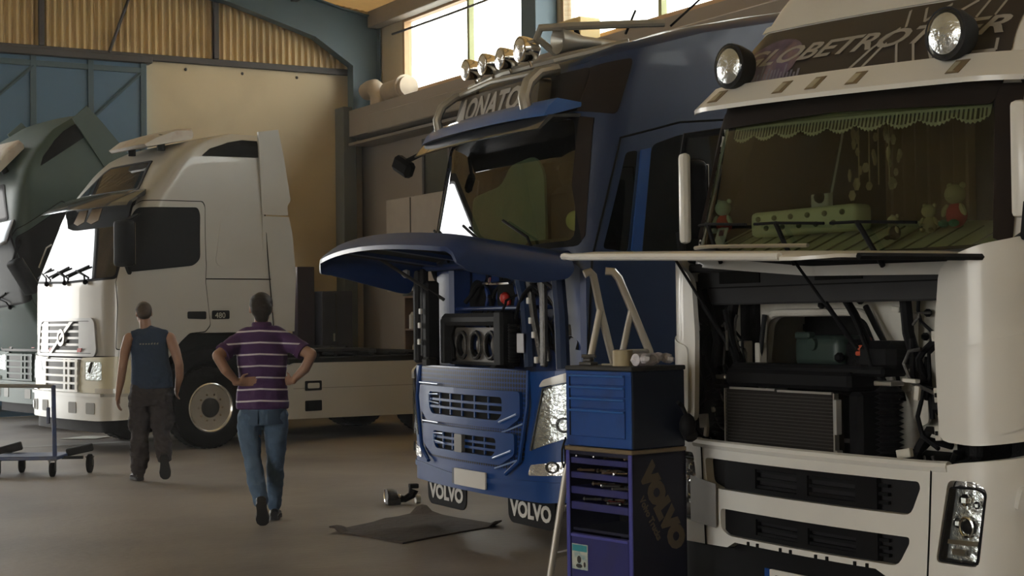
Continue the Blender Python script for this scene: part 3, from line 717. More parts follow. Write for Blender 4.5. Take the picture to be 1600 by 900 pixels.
trB = thing('tractor_unit', 'blue tractor unit with its bonnet raised and a row of roof lamps', 'truck', (-.338, 11.218, 0), math.radians(28.4)-PI/2)
def subf(par):
    def sub(nm, mt, f, p=None, **k):
        b = MB(); f(b); return b.build(nm, mt, p or par, **k)
    return sub
uB = M2.uy(2.3); U2 = M2.uy
def mir(P): return [(-p[0], p[1]) for p in P]
ws2 = rnd([(-1.14, 2.12), (0, 2.08), (1.14, 2.12), (1.08, 2.6), (1.0, 2.97), (0, 3.0), (-1.0, 2.97), (-1.08, 2.6)], .07)
qw = rnd([(U2(.32), 2.06), (U2(.53), 2.04), (U2(.53), 2.74), (U2(.42), 2.72)], .03)
sw = rnd([(U2(.65), 2.02), (U2(1.35), 2.02), (U2(1.42), 2.2), (U2(1.42), 2.92), (U2(.9), 2.86), (U2(.65), 2.78)], .05)
holes = [ws2, qw, sw, mir(qw), mir(sw)]
topv = [(-uB, 3.80), (-U2(1.0), 3.60), (-U2(.3), 3.44), (-.9, 3.38), (0, 3.36), (.9, 3.38), (U2(.3), 3.44), (U2(1.0), 3.60), (uB, 3.80)]
outB = [(-uB, .95), (-U2(.3), 1.25), (-U2(.22), 1.9), (-1.05, 2.03), (0, 2.0), (1.05, 2.03), (U2(.22), 1.9), (U2(.3), 1.25), (uB, .95)] + list(reversed(topv))
b = MB(); b.sheet(outB, M2, holes, .03, 0, .08, .1)
# sloping roof
n_ = 40; ring0 = []
for k in range(n_+1):
    u = -uB + 2*uB*k/n_; ring0.append(M2(u, interp(topv, u)))
cy = 1.5; R_ = [ring0]
for s_, dz in ((.98, .03), (.9, .07), (.6, .10), (.2, .12)): R_.append([Vector((p.x*s_, cy+(p.y-cy)*s_, p.z+dz + (3.62-p.z)*(1-s_)*.8)) for p in ring0])
b.rings(R_, True); b.box(-1.15, 1.15, 2.26, 2.3, .95, 3.78)
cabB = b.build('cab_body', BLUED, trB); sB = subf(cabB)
sB('cab_lining', LINER, lambda b: (b.sheet([(-uB+.1, 1.98), (uB-.1, 1.98), (uB-.1, 3.5), (-U2(.3), 3.34), (U2(.3), 3.34)][:0] or [(-uB+.1, 2.03), (uB-.1, 2.03), (uB-.1, 3.5), (U2(.3), 3.32), (-U2(.3), 3.32), (-uB+.1, 3.5)], M2, holes, .01, -.035, .1, .15), b.box(-1.1, 1.1, 1.0, 2.2, 1.6, 1.64), b.box(-1.1, 1.1, 1.9, 1.93, 1.6, 3.5)))
sB('windscreen', GLASSB, lambda b: b.sheet(ws2, M2, (), .006, -.008, .06, .08))
sB('windscreen_seal', BLACKP, lambda b: b.sheet(rnd([(-1.20, 2.08), (0, 2.04), (1.20, 2.08), (1.13, 2.6), (1.04, 3.01), (0, 3.05), (-1.04, 3.01), (-1.13, 2.6)], .07), M2, [ws2], .02, .004, .06, .1))
for s in (1, -1):
    q = (lambda P: P) if s == 1 else mir
    sB('quarter_window', MT['screen_dark'] if 0 else DGLASS, lambda b: b.sheet(q(qw), M2, (), .006, -.008, .08))
    sB('side_window', DGLASS, lambda b: b.sheet(q(sw), M2, (), .006, -.008, .08))
    sB('pillar_strip', MT.get('blue_strip') or mat('blue_strip', (.010, .06, .24), .3, coat=.4), lambda b: b.sheet(q([(U2(.55), 2.05), (U2(.64), 2.02), (U2(.64), 2.76), (U2(.55), 2.74)]), M2, (), .02, .012, .08))
    def seam(b):
        for L in ([(U2(.28), 1.3), (U2(.25), 2.0), (U2(.36), 2.82), (U2(.9), 2.95), (U2(1.5), 3.0), (U2(1.52), 1.3)],):
            P_ = []
            for (a, c), (e, f) in zip(L, L[1:]): P_ += [M2((a+(e-a)*k/5)*s, c+(f-c)*k/5, .001) for k in range(5)]
            b.tube(P_, .008, 5)
    sB('door_gap', MT['gap_black'], seam)
    sB('door_handle', BLACKP, lambda b: b.sheet(q([(U2(1.2), 1.85), (U2(1.42), 1.85), (U2(1.42), 1.93), (U2(1.2), 1.93)]), M2, (), .02, .02, .1))
    sB('corner_trim', BROWNP, lambda b: b.sheet(q(rnd([(.80, 3.04), (U2(.30), 2.98), (U2(.30), 3.38), (1.0, 3.34), (.82, 3.3)], .04)), M2, (), .02, .008, .06, .08))
sB('corner_window_frame', BROWNP, lambda b: b.sheet([(1.06, 2.5), (1.19, 2.12), (1.21, 2.15), (1.16, 2.96), (1.04, 2.98)], M2, (), .02, .008, .06, .08))
# black brow behind the visor, sign, visor
sB('brow', BROWNP, lambda b: b.sheet(rnd([(-1.0, 3.02), (1.0, 3.02), (.98, 3.34), (-.98, 3.34)], .05), M2, (), .02, .010, .08, .08))
def visor2(b):
    R_ = []
    for k in range(31):
        u = -.98 + 1.96*k/30; y = .10 + .12*(u/1.24)**2
        e = .04*(abs(u)/.98)**6
        R_.append([(u, y+.24, 3.08), (u, y+.05, 3.10), (u, y-.06+e, 3.04), (u, y-.10+e, 2.97), (u, y-.05+e, 2.98), (u, y+.24, 3.05)])
    b.rings(R_, True)
vz = sB('sun_visor', MT.get('visor_blue') or mat('visor_blue', (.02, .10, .36), .3, coat=.5), visor2)
def visor2b(b):
    R_ = []
    for k in range(31):
        u = -1.0 + 2.0*k/30; y = .10 + .12*(u/1.24)**2
        R_.append([(u, y+.22, 3.0), (u, y-.03, 2.98), (u, y-.12, 2.88), (u, y-.105, 2.875), (u, y+.0, 2.965), (u, y+.22, 2.975)])
    b.rings(R_, True)
sB('visor_lip', DGLASS if 0 else MT['visor_plastic'], visor2b, vz)
sgm = lambda u, v, d=0: Vector((u, .26 + .10*(u/1.24)**2 - d + (v-3.1)*.25, v))
sg = sB('name_sign', SIGND, lambda b: b.sheet(rnd([(-.66, 3.07), (.66, 3.07), (.62, 3.30), (-.62, 3.30)], .04), sgm, (), .10, .04, .08))
sB('sign_letters', SIGNT, lambda b: (b.text('ΔONATO', sgm, -.63, 3.105, .235, .046, .006, shear=.25, sx=1.0, bold=.008), b.text('S.R.L.', sgm, .38, 3.115, .07, .046, .006, shear=.2)), sg)
# lamp bar: bent tubes, cross tube, four round lamps
TUBE = mat('weathered_lamp_bar', (.36, .34, .29), .4, .5)
lb = sB('lamp_bar', TUBE, lambda b: (
    b.tube([(-.70, .14, 3.03), (-.70, .12, 3.14), (-.69, .16, 3.24), (-.66, .26, 3.32), (-.64, .42, 3.36)], .035, 10), 
    b.tube([(.70, .14, 3.03), (.70, .12, 3.14), (.69, .16, 3.24), (.66, .26, 3.32), (.64, .42, 3.36)], .045, 10),
    b.tube([(-.66, .30, 3.335), (0, .24, 3.35), (.66, .30, 3.335)], .022, 8),
    b.tube([(-.95, .62, 3.38), (-.66, .40, 3.40), (0, .34, 3.42), (.66, .40, 3.42), (1.0, .8, 3.52)], .03, 8)))
for i, x in enumerate((-.42, -.14, .14, .44)):
    r = .078 if i < 3 else .09; z = 3.50 if i < 3 else 3.52
    l = sB('roof_lamp', CHROME, lambda b: (tubelamp(b, (x, .25, z), r, .13), b.cyl((x, .31, z-r*.8), (x, .33, 3.40), .014, seg=8)), lb)
    sB('lamp_lens', LAMPR, lambda b: b.lathe([(r*.95, 0), (r*.8, -.014), (r*.4, -.024), (.01, -.027)], (x, .238, z), 'Y', 20), lb)
sB('air_horn', TUBE, lambda b: (b.tube([(.52, .5, 3.48), (.50, .34, 3.60), (.56, .34, 3.66), (.70, .5, 3.66), (1.0, 1.1, 3.68)], .028, 8), b.lathe([(.02, .9), (.03, .5), (.045, .2), (.10, 0), (.10, -.01), (.03, .05)], (.62, .45, 3.57), 'Y', 14)), lb)
sB('beacon', TUBE, lambda b: (b.cyl((-.98, .62, 3.34), (-.98, .62, 3.45), .035, seg=10), b.cyl((-.90, .6, 3.34), (-.88, .6, 3.42), .02, seg=8)), lb)
sB('roof_antenna', BLACKP, lambda b: (b.tube([(.8, .9, 3.62), (.78, 1.0, 3.80)], .009, 6), b.tube([(1.0, 1.15, 3.66), (1.1, 1.35, 3.86)], .009, 6), b.tube([(.5, .7, 3.6), (.42, .7, 3.74)], .02, 6)), cabB)
# far kerb mirror
sB('kerb_mirror', BLACKP, lambda b: (b.obox((-1.16, .04, 2.82), (.22, .10, .13), .3, .03, 0, .5), b.tube([(-.95, .2, 2.95), (-1.12, .05, 2.86)], .02, 6)))
sB('wiper', BLACKP, lambda b: [b.tube([M2(x, 2.03, .03), M2(x-.12, 2.16, .03), M2(x-.5, 2.30, .02)], .011, 6) for x in (-.5, .15, .8)])
# dashboard and cab furniture seen through the glass
sB('dashboard', DASHM, lambda b: (b.box(-1.05, 1.05, .34, .85, 2.03, 2.12, .03), b.box(.15, .95, .40, .8, 2.1, 2.16, .03)))
sB('steering_wheel', BLACKP, lambda b: (b.tube([(.5+.21*math.cos(a), .86-.10*math.sin(a), 2.14+.18*math.sin(a)) for a in [2*PI*k/20 for k in range(21)]], .017, 6), b.cyl((.5, .86, 2.14), (.5, .75, 2.0), .04, seg=8)))
sB('seat', mat('dark_seat', (.05, .045, .04), .8), lambda b: [(b.box(x-.25, x+.25, 1.15, 1.3, 1.9, 2.65, .06), b.box(x-.25, x+.25, .95, 1.25, 1.85, 2.0, .05), b.box(x-.13, x+.13, 1.17, 1.27, 2.66, 2.85, .04)) for x in (-.55, .55)])
o = sB('reflection_panel', mat('pale_green_reflection', (.55, .62, .50), .8), lambda b: b.sheet(rnd([(-.80, 2.125), (.38, 2.125), (.36, 2.68), (.22, 2.80), (-.16, 2.76), (-.30, 2.62), (-.80, 2.56)], .08), flatmap((-.1, .52, 0), (1, 0, 0), (0, 0, 1), (0, -1, 0)), (), .02));  # flat panel standing in for the white truck's reflection in the windscreen
# bonnet: raised panel with turned-down ends
def hood2(u, v, d=0):
    s = 1 if u >= 0 else -1; a = abs(u); r = .14; a1 = 1.06
    if a <= a1: x, z, nx, nz = a, -.05*(a/a1)**2, 0, 1
    else:
        t = (a-a1)/r
        if t < PI/2: x = a1+r*math.sin(t); z = -.05 - r*(1-math.cos(t)); nx, nz = math.sin(t), math.cos(t)
        else: x = a1+r; z = -.05-r-(a-a1-r*PI/2); nx, nz = 1, 0
    lip = -.10*max(0, (v-.78)/.12)**2 if v > .78 else 0
    y = .10 - v + .12*(x/1.24)**2
    return Vector((s*(x+nx*d), y, 2.10 + .13*v + z + nz*d + lip))
e1 = 1.06+.14*PI/2
hd = [(-e1, 0), (e1, 0), (e1+.06, .05), (e1+.12, .3), (e1+.11, .80), (e1, .88), (1.06, .90), (-1.06, .90), (-e1, .88), (-e1-.06, .82), (-e1-.13, .2), (-e1-.12, .12), (-e1-.02, .08)]
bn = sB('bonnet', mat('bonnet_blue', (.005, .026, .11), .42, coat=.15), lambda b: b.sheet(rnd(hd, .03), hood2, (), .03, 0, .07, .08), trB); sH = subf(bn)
sH('bonnet_liner', ENG, lambda b: b.sheet([(-.98, .06), (.98, .06), (.98, .8), (-.98, .8)], hood2, (), .02, -.034, .1, .1))
sH('bonnet_rib', FIREW, lambda b: [b.sheet([(x-.04, .05), (x+.04, .05), (x+.04, .84), (x-.04, .84)], hood2, (), .03, -.05, .1) for x in (-.7, -.2, .3, .8)])
sH('gas_strut', DULLM, lambda b: [b.cyl((x, -.35, 2.12), (x*.99, .28, 1.75), .014, seg=8) for x in (-.95, .95)])
# engine bay
EB = sB('firewall', FIREW, lambda b: (b.box(-1.0, 1.0, .50, .53, 1.05, 2.06), b.box(-1.14, -.86, .30, .5, 1.2, 2.05, .03), b.box(.72, 1.12, .32, .5, 1.2, 2.0, .03), b.box(-.95, .5, .34, .5, 1.66, 1.69, .01), b.box(-1.1, 1.1, .16, .5, 1.98, 2.05, .02)), trB); sE = subf(EB)
sE('heater_frame', FIREW, lambda b: [b.tube([(cx + .15*math.cos(a)*(1 if abs(math.cos(a)) < .8 else 1), .42, 1.76+.095*math.sin(a)) for a in [2*PI*k/20 for k in range(21)]], .02, 6) for cx in (-.60, -.13)] and None)
sE('intake_opening', MT['gap_black'], lambda b: [b.lathe([(.14, 0), (.13, .02), (.01, .02)], (cx, .40, 1.76), 'Y', 20) for cx in (-.60, -.13)])
sE('red_cap', RED, lambda b: (b.ball((-.10, .38, 1.75), .045, 10), b.obox((-.05, .37, 1.72), (.06, .04, .05), .2, .01)))
rdf = sE('radiator_shroud', GREYP, lambda b: (b.box(-.90, .05, .22, .42, 1.545, 1.64, .03), b.box(-.90, -.84, .22, .42, 1.25, 1.6, .01), b.box(0.0, .06, .22, .42, 1.25, 1.6, .01), b.box(-.9, .05, .30, .42, 1.24, 1.28, .01)))
sE('grille_plate', mat('dull_shroud', (.10, .09, .08), .5, .3), lambda b: b.sheet(rr(-.80, -.03, 1.26, 1.53, .05), flatmap((0, .30, 0), (1, 0, 0), (0, 0, 1), (0, -1, 0)), [[(cx+.098*math.cos(a), 1.395+.115*math.sin(a)) for a in [2*PI*k/24 for k in range(24)]] for cx in (-.66, -.42, -.18)], .02, 0, 0.5))
for cx in (-.66, -.42, -.18):
    sE('vent_ring', DULLM, lambda b: (b.tube([(cx+.085*math.cos(a), .285, 1.395+.10*math.sin(a)) for a in [2*PI*k/24 for k in range(25)]], .012, 6)))
    sE('vent_core', mat('vent_core', (.12, .11, .10), .4, .5) if 'vent_core' not in MT else MT['vent_core'], lambda b: b.ball((cx, .33, 1.395), (.048, .03, .075), 12))
random.seed(5)
sE('bracket', BLACKP, lambda b: (b.box(.07, .20, .18, .3, 1.20, 1.66, .02), b.box(.10, .22, .12, .24, 1.14, 1.26, .02), b.box(-1.02, -.93, .12, .24, 1.16, 1.9, .02), b.box(-1.0, -.88, .10, .2, 1.16, 1.3, .02)))
sE('far_post', GREYP, lambda b: (b.box(-1.20, -1.13, .12, .22, 1.25, 2.0, .02), b.box(-1.10, -1.05, .14, .20, 1.3, 2.0, .01)))
def clutter(b, n, x0, x1, y0, y1, z0, z1, r0=.008, r1=.022):
    for _ in range(n):
        p = Vector((random.uniform(x0, x1), random.uniform(y0, y1), random.uniform(z0, z1))); P_ = [p]
        d = Vector((random.uniform(-1, 1), random.uniform(-.3, .3), random.uniform(-1, 1)))
        for k in range(5):
            d = (d + Vector((random.uniform(-.8, .8), random.uniform(-.3, .3), random.uniform(-.8, .8)))).normalized()
            q_ = P_[-1] + d*random.uniform(.05, .12)
            P_.append(Vector((min(max(q_.x, x0), x1), min(max(q_.y, y0), y1), min(max(q_.z, z0), z1))))
        P_ = [P_[0]] + [a for i, a in enumerate(P_[1:]) if (a-P_[i]).length > .01]
        if len(P_) > 2: b.tube(P_, random.uniform(r0, r1), 6)
sE('hose', BLACKP, lambda b: clutter(b, 26, -.95, 1.05, .26, .48, 1.28, 1.98))
sE('pipe', DULLM, lambda b: clutter(b, 10, .25, 1.05, .26, .48, 1.28, 1.98, .006, .012))
sE('long_strut', DULLM, lambda b: (b.box(.80, .86, .16, .20, 1.26, 1.98, .01), b.tube([(.70, .2, 1.96), (.78, .2, 1.7), (.86, .2, 1.3)], .016, 6), b.tube([(.40, .3, 1.95), (.48, .3, 1.6), (.60, .3, 1.28)], .03, 6)))
sE('hose_loom', BLUED, lambda b: (b.tube([(.25, .3, 1.95), (.36, .3, 1.7), (.44, .28, 1.4), (.45, .28, 1.25)], .045, 8), b.tube([(.95, .22, 1.95), (1.0, .22, 1.6), (1.02, .22, 1.25)], .05, 8)))
sE('clip', WHITEL, lambda b: [b.obox(p, (.035, .02, .045), 0, .004) for p in ((-1.02, .10, 1.55), (-1.03, .10, 1.42), (-1.0, .1, 1.66), (.68, .16, 1.58), (.72, .16, 1.48), (.58, .2, 1.72), (.86, .1, 1.31))])
sE('clip', mat('pale_tape', (.35, .35, .36), .5), lambda b: (b.obox((.42, .22, 1.42), (.10, .01, .14), 0, .004), b.ball((-1.18, .05, 1.97), .045, 8)))
sE('corrugated_hose', BLACKP, lambda b: [b.lathe([(.034, k*.02), (.042, k*.02+.01), (.034, k*.02+.02)], (.28, .24, 1.28), 'Z', 12) for k in range(14)])
random.seed(3)
sE('metal_part', CHROME, lambda b: clutter(b, 5, -.3, .2, .24, .34, 1.86, 2.0, .008, .016))
# lower front: mesh panel, two grilles, emblem, lamps, bumper
lw = [(-1.55, .42), (-1.3, .37), (-1.0, .35), (1.0, .35), (1.3, .37), (1.55, .42), (1.58, 1.18), (1.3, 1.25), (.85, 1.23), (.6, 1.245), (-.6, 1.245), (-.85, 1.23), (-1.3, 1.25), (-1.58, 1.18)]
fB = sB('bumper', BLUEP, lambda b: b.sheet(rnd(lw, .03), M2, (), .06, .02, .07, .08), trB); sF = subf(fB)
sF('mesh_panel', mesh_, lambda b: b.sheet(rnd([(-.86, .62), (-.66, .55), (.60, .55), (.80, .62), (.86, 1.235), (-.88, 1.235)], .03), M2, (), .01, .028, .08, .1))
sF('panel_edge', BLUEP, lambda b: [b.tube([M2(.86*s, 1.24, .03), M2(.88*s, 1.0, .05), M2(.78*s, .62, .05), M2(.62*s, .52, .05)], .016, 6) for s in (1, -1)])
for (z1, z0, w1, w0, hw) in ((1.095, .83, .80, .64, .585), (.805, .575, .73, .55, .50)):
    fr = rnd([(-w1, z1), (w1, z1), (w1, z0+.085), (w0, z0), (-w0, z0), (-w1, z0+.085)], .03)
    hl = rnd([(-hw, z1-.045), (hw, z1-.045), (hw, z0+.10), (hw*.9, z0+.055), (-hw*.9, z0+.055), (-hw, z0+.10)], .03)
    g = sF('grille_frame', BLUEP, lambda b: b.sheet(fr, M2, [hl], .03, .055, .07, .1))
    sF('grille_mesh', MT['gap_black'], lambda b: b.sheet(hl, M2, (), .005, .033, .1), g)
    dz = (z1-.045-z0-.055)/3
    for k in (1, 2): sF('grille_slat', BLUEP, lambda b: b.sheet([(-hw, z0+.055+dz*k-.009), (hw, z0+.055+dz*k-.009), (hw, z0+.055+dz*k+.009), (-hw, z0+.055+dz*k+.009)], M2, (), .02, .05, .07), g)
    for k in range(1, 6):
        x = -hw + 2*hw*k/6
        sF('grille_post', BLUEP, lambda b: b.sheet([(x-.008, z0+.06), (x+.008, z0+.06), (x+.008, z1-.05), (x-.008, z1-.05)], M2, (), .02, .045, .07), g)
    sF('bright_edge', mat('blue_bright_edge', (.25, .35, .6), .3, coat=.5) if 'blue_bright_edge' not in MT else MT['blue_bright_edge'], lambda b: (b.tube([M2(hw*.95, z0+.045, .06), M2(w1-.03, z0+.11, .06)], .008, 6), b.tube([M2(-w1, z1+.015, .055), M2(-.4, z1+.015, .055)], .006, 6), b.tube([M2(w0-.1, z0-.03, .03), M2(w1, z0+.045, .03)], .007, 6), b.tube([M2(-hw+.2, z1-.06, .06), M2(-hw+.02, z1-.065, .06), M2(-hw+.02, z1-.12, .06), M2(-hw+.22, z1-.13, .06)], .007, 6)), g)
sF('emblem', mat('emblem_grey', (.16, .15, .14), .4, .4), lambda b: b.sheet(rr(-.07, .05, .63, .76, .01), M2, (), .03, .075, .1))
for s in (1, -1):
    q = (lambda P: P) if s == 1 else mir
    h = sF('headlight', LAMPR, lambda b: b.sheet(q(rnd([(.90, .70), (1.26, .82), (1.50, .90), (1.50, 1.18), (1.25, 1.17), (1.02, 1.12)], .03)), M2, (), .01, .026, .06, .06))
    sF('headlight_glass', LENSG, lambda b: b.sheet(q(rnd([(.89, .69), (1.26, .81), (1.51, .89), (1.51, 1.19), (1.25, 1.18), (1.01, 1.13)], .03)), M2, (), .005, .05, .06, .06), h)
    sF('headlight_bezel', DULLM, lambda b: (b.tube([M2(u*s, v, .035) for u, v in ((.90, .70), (1.02, 1.12), (1.25, 1.17))], .009, 6), b.tube([M2((1.24+.055*math.cos(a))*s, 1.02+.055*math.sin(a), .04) for a in [2*PI*k/16 for k in range(17)]], .008, 6), b.tube([M2((1.16+.045*math.cos(a))*s, .88+.045*math.sin(a), .04) for a in [2*PI*k/16 for k in range(17)]], .008, 6), b.ball(M2(1.24*s, 1.02, .03), .03, 8)), h)
    sF('daylight_strip', mat('lamp_brow', (.62, .62, .6), .3, coat=.4) if 'lamp_brow' not in MT else MT['lamp_brow'], lambda b: b.sheet(q(rnd([(1.0, 1.13), (1.25, 1.18), (1.52, 1.19), (1.52, 1.235), (1.2, 1.235), (1.03, 1.18)], .02)), M2, (), .02, .055, .06, .06), h)
    f = sF('fog_lamp', LAMPR, lambda b: b.sheet(q(rnd([(.85, .525), (.88, .60), (1.42, .67), (1.42, .56)], .02)), M2, (), .01, .03, .06, .06))
    sF('fog_bulb', DULLM, lambda b: b.tube([M2((1.08+.04*math.cos(a))*s, .595+.035*math.sin(a), .04) for a in [2*PI*k/16 for k in range(17)]], .006, 6), f)
    sF('bumper_lip', BLUEP, lambda b: b.sheet(q([(.15, .43), (1.5, .47), (1.5, .50), (.8, .49), (.15, .455)]), M2, (), .01, .032, .07))
pl_ = sF('number_plate', WHITEL, lambda b: b.sheet(rr(-.14, .34, .385, .505, .01), M2, (), .012, .045, .1))
sF('plate_band', MT['blue_bright_edge'] if 0 else BLUED, lambda b: b.sheet([(-.18, .39), (-.145, .39), (-.145, .50), (-.18, .50)], M2, (), .01, .042, .1), pl_)
sF('apron', BLACKP, lambda b: b.sheet([(-1.2, .33), (1.2, .33), (1.25, .45), (-1.25, .45)], M2, (), .03, -.10, .1))
# mudflaps with white lettering, wheels, frame
for x in (-.88, .88):
    fm = flatmap((x*.76, .15, 0), (1, 0, 0), (0, 0, 1), (0, -1, 0))
    fl = sB('mudflap', BLACKP, lambda b: b.sheet(rnd([(-.33, .19), (-.28, .15), (.28, .15), (.33, .19), (.34, .40), (-.34, .40)], .03), fm, (), .012, 0, 0), trB)
    sB('mudflap_letters', WHITEL, lambda b: b.text('VOLVO', fm, 0, .205, .15, .004, .003, align='CENTER', sx=1.15, bold=.006), fl)
for s in (1, -1): wheel('wheel', trB, s*1.20, 1.55, .5, .32, s, False); wheel('wheel', trB, s*1.20, 5.2, .5, .5, s, False)
sB('chassis', ENG, lambda b: (b.box(-.45, .45, .6, 6.0, .5, .95), b.box(-1.0, 1.0, .55, 2.2, .85, 1.2), b.box(-1.2, 1.2, 2.4, 4.4, .35, 1.0, .05), b.box(-1.1, 1.1, 2.4, 6.0, 1.0, 1.05)), trB)
def defl2(b):
    for s in (1, -1): b.sheet([(2.3, 1.0), (2.8, 1.0), (2.8, 3.9), (2.3, 3.85)], sidemap(1.12, s), (), .03, .02, .3)
sB('side_deflector', BLUED, defl2)
# yellow-green ball hanging in the cab
bl = thing('air_freshener', 'yellow-green ball hanging behind the right end of the blue truck windscreen', 'ornament', (0, 0, 0)); bl.location = trB.matrix_basis @ Vector((.87, .40, 2.24)) if 0 else (Matrix.Translation(trB.location) @ Matrix.Rotation(trB.rotation_euler.z, 4, 'Z')) @ Vector((.86, .42, 2.27))
b = MB(); b.ball((0, 0, 0), (.062, .062, .07), 16); b.build('ball', mat('lime_ball', (.85, .90, .22), .5), bl)
b = MB(); b.cyl((0, 0, .06), (0, 0, .5), .003, seg=5); b.build('string', BLACKP, bl)
# ================================================================ the near white tractor, bonnet open
M3 = tmap(1.24, .30, .10, [(.3,0),(.9,0),(1.85,.06),(2.65,.26),(3.0,.40),(3.4,.72),(3.7,1.0)], [(0,1),(1.2,1),(2,.98),(2.7,.95),(3.4,.90),(3.7,.86)], 2.2, .05)
ML = tmap(1.24, .24, .10, [(0,0)], [(0,1)], 2.2)
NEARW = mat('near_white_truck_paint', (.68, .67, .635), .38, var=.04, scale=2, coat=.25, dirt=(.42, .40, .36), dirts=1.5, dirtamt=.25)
QUILT = mat('pale_green_quilt', (.62, .64, .42), .6, var=.1)
trW = thing('tractor_unit', 'near white tractor unit with a globe sign and open engine bay', 'truck', (1.497, 7.974, 0), math.radians(31.2)-PI/2)
uW = M3.uy(2.25); U3 = M3.uy
ws3 = rnd([(-1.16, 1.95), (0, 1.90), (1.16, 1.95), (1.12, 2.3), (1.05, 2.71), (0, 2.74), (-1.05, 2.71), (-1.12, 2.3)], .07)
sw3 = rnd([(U3(.35), 2.0), (U3(1.2), 1.95), (U3(1.3), 2.7), (U3(.5), 2.72)], .05)
hol = [ws3, sw3, mir(sw3)]
outW = [(-uW, 1.0), (-U3(.42), 1.0), (-U3(.2), 1.75), (-1.05, 1.83), (0, 1.80), (1.05, 1.83), (U3(.2), 1.75), (U3(.42), 1.0), (uW, 1.0), (uW, 3.72), (-uW, 3.72)]
b = MB(); b.sheet(outW, M3, hol, .03, 0, .08, .1); roofcap(b, M3, uW, 3.72, ((.95, .04), (.7, .08), (.3, .1))); b.box(-1.15, 1.15, 2.21, 2.25, 1.0, 3.6)
cabW = b.build('cab_body', NEARW, trW); sW = subf(cabW)
sW('cab_lining', LINER, lambda b: (b.sheet([(-uW+.1, 1.88), (uW-.1, 1.88), (uW-.1, 3.2), (-uW+.1, 3.2)], M3, hol, .01, -.035, .1, .15), b.box(-1.1, 1.1, 1.0, 2.15, 1.5, 1.54), b.box(-1.1, 1.1, 2.1, 2.13, 1.5, 3.3)))
sW('windscreen', GLASS, lambda b: b.sheet(ws3, M3, (), .006, -.008, .06, .08))
sW('windscreen_seal', BLACKP, lambda b: b.sheet(rnd([(-1.21, 1.90), (0, 1.85), (1.21, 1.90), (1.17, 2.3), (1.10, 2.74), (0, 2.77), (-1.10, 2.74), (-1.17, 2.3)], .07), M3, [ws3], .02, .004, .06, .1))
sW('brow', BROWNP, lambda b: b.sheet(rnd([(-1.06, 2.64), (0, 2.67), (1.06, 2.64), (1.10, 2.80), (-1.10, 2.80)], .03), M3, (), .02, .012, .06, .08))
sW('a_pillar', BROWNP, lambda b: [b.sheet([(s*1.13, 2.0), (s*1.22, 1.96), (s*1.20, 2.74), (s*1.06, 2.74)], M3, (), .02, .010, .06, .08) for s in (1, -1)])
for s in (1, -1):
    q = (lambda P: P) if s == 1 else mir
    sW('side_window', DGLASS, lambda b: b.sheet(q(sw3), M3, (), .006, -.008, .08))
    sW('door_gap', MT['gap_black'], lambda b: b.tube([M3(s*U3(y), z, .002) for y, z in ((.30, 1.0), (.24, 1.5), (.24, 1.95), (.42, 2.3), (.52, 2.8), (1.4, 2.8), (1.42, 1.0))], .008, 5))
# white sun visor with square clearance lamps
def visorW(b):
    R_ = []
    for k in range(37):
        u = -1.16 + 2.36*k/36
        R_.append([M3(u, 2.90, .02), M3(u, 2.885, .12), M3(u, 2.76, .20), M3(u, 2.735, .19), M3(u, 2.80, .06), M3(u, 2.80, .02)])
    b.rings(R_, True)
vw = sW('sun_visor', NEARW, visorW)
vmap = lambda u, v, d=0: M3(u, v, .12 + (2.885-v)*.64 + d)
for x in (-1.0, -.37, -.09, .22, .88):
    k = sW('clearance_lamp', MT.get('lamp_amber_dull') or mat('lamp_amber_dull', (.20, .15, .09), .3, coat=.4), lambda b: b.sheet([(x, 2.785), (x+.085, 2.785), (x+.10, 2.855), (x+.02, 2.855)], vmap, (), .03, .008, .05), vw)
    sW('lamp_window', MT.get('lamp_pale') or mat('lamp_pale', (.40, .36, .26), .3, coat=.4), lambda b: b.sheet([(x+.012, 2.795), (x+.06, 2.795), (x+.07, 2.845), (x+.024, 2.845)], vmap, (), .01, .012, .05), k)
# sign panel with lettering
sgp = rnd([(-1.14, 2.89), (1.10, 2.89), (1.10, 3.14), (1.07, 3.22), (-1.02, 3.22), (-1.12, 3.12)], .03)
sn = sW('sign_panel', SIGND, lambda b: b.sheet(sgp, M3, (), .02, .014, .07, .08)); 
sW('sign_letters', SIGNT, lambda b: b.text('GLOBETROTTER', M3, -1.08, 3.0, .135, .018, .003, shear=.35, sx=2.1, bold=.003), sn)
def xl(b):
    for L in ([(.02, 2.90), (.30, 3.10)], [(.12, 2.90), (.26, 3.02)], [(.30, 3.20), (.34, 3.10)], [(.42, 3.20), (.46, 3.12), (.60, 3.20)], [(.34, 3.02), (.38, 2.90)], [(.46, 3.02), (.50, 2.90)], [(.58, 3.10), (.78, 3.20)], [(.66, 2.90), (.72, 2.98)], [(.86, 3.20), (.82, 3.10)], [(.98, 3.20), (.94, 3.10)], [(.80, 2.91), (1.02, 2.91), (1.02, 2.97)], [(.55, 3.02), (.62, 2.9)]):
        for (a, c), (e, f) in zip(L, L[1:]):
            t = Vector((e-a, f-c)).normalized()*.008; n = Vector((-t.y, t.x))
            b.sheet([(a-n.x, c-n.y), (e-n.x, f-n.y), (e+n.x, f+n.y), (a+n.x, c+n.y)], M3, (), .003, .016, .1)
sW('sign_lines', SIGNT, xl, sn)
gm = mat('globe_print', (.10, .07, .12), .5, var=.9, scale=9, dirt=(.26, .17, .13), dirts=8, dirtamt=.8)
sW('globe_print', gm, lambda b: b.sheet([(-.76+.26*math.cos(a)*1.1, 3.02+.135*math.sin(a)) for a in [2*PI*k/28 for k in range(28)]], M3, (), .002, .0155, .06, .06), sn)
random.seed(8)
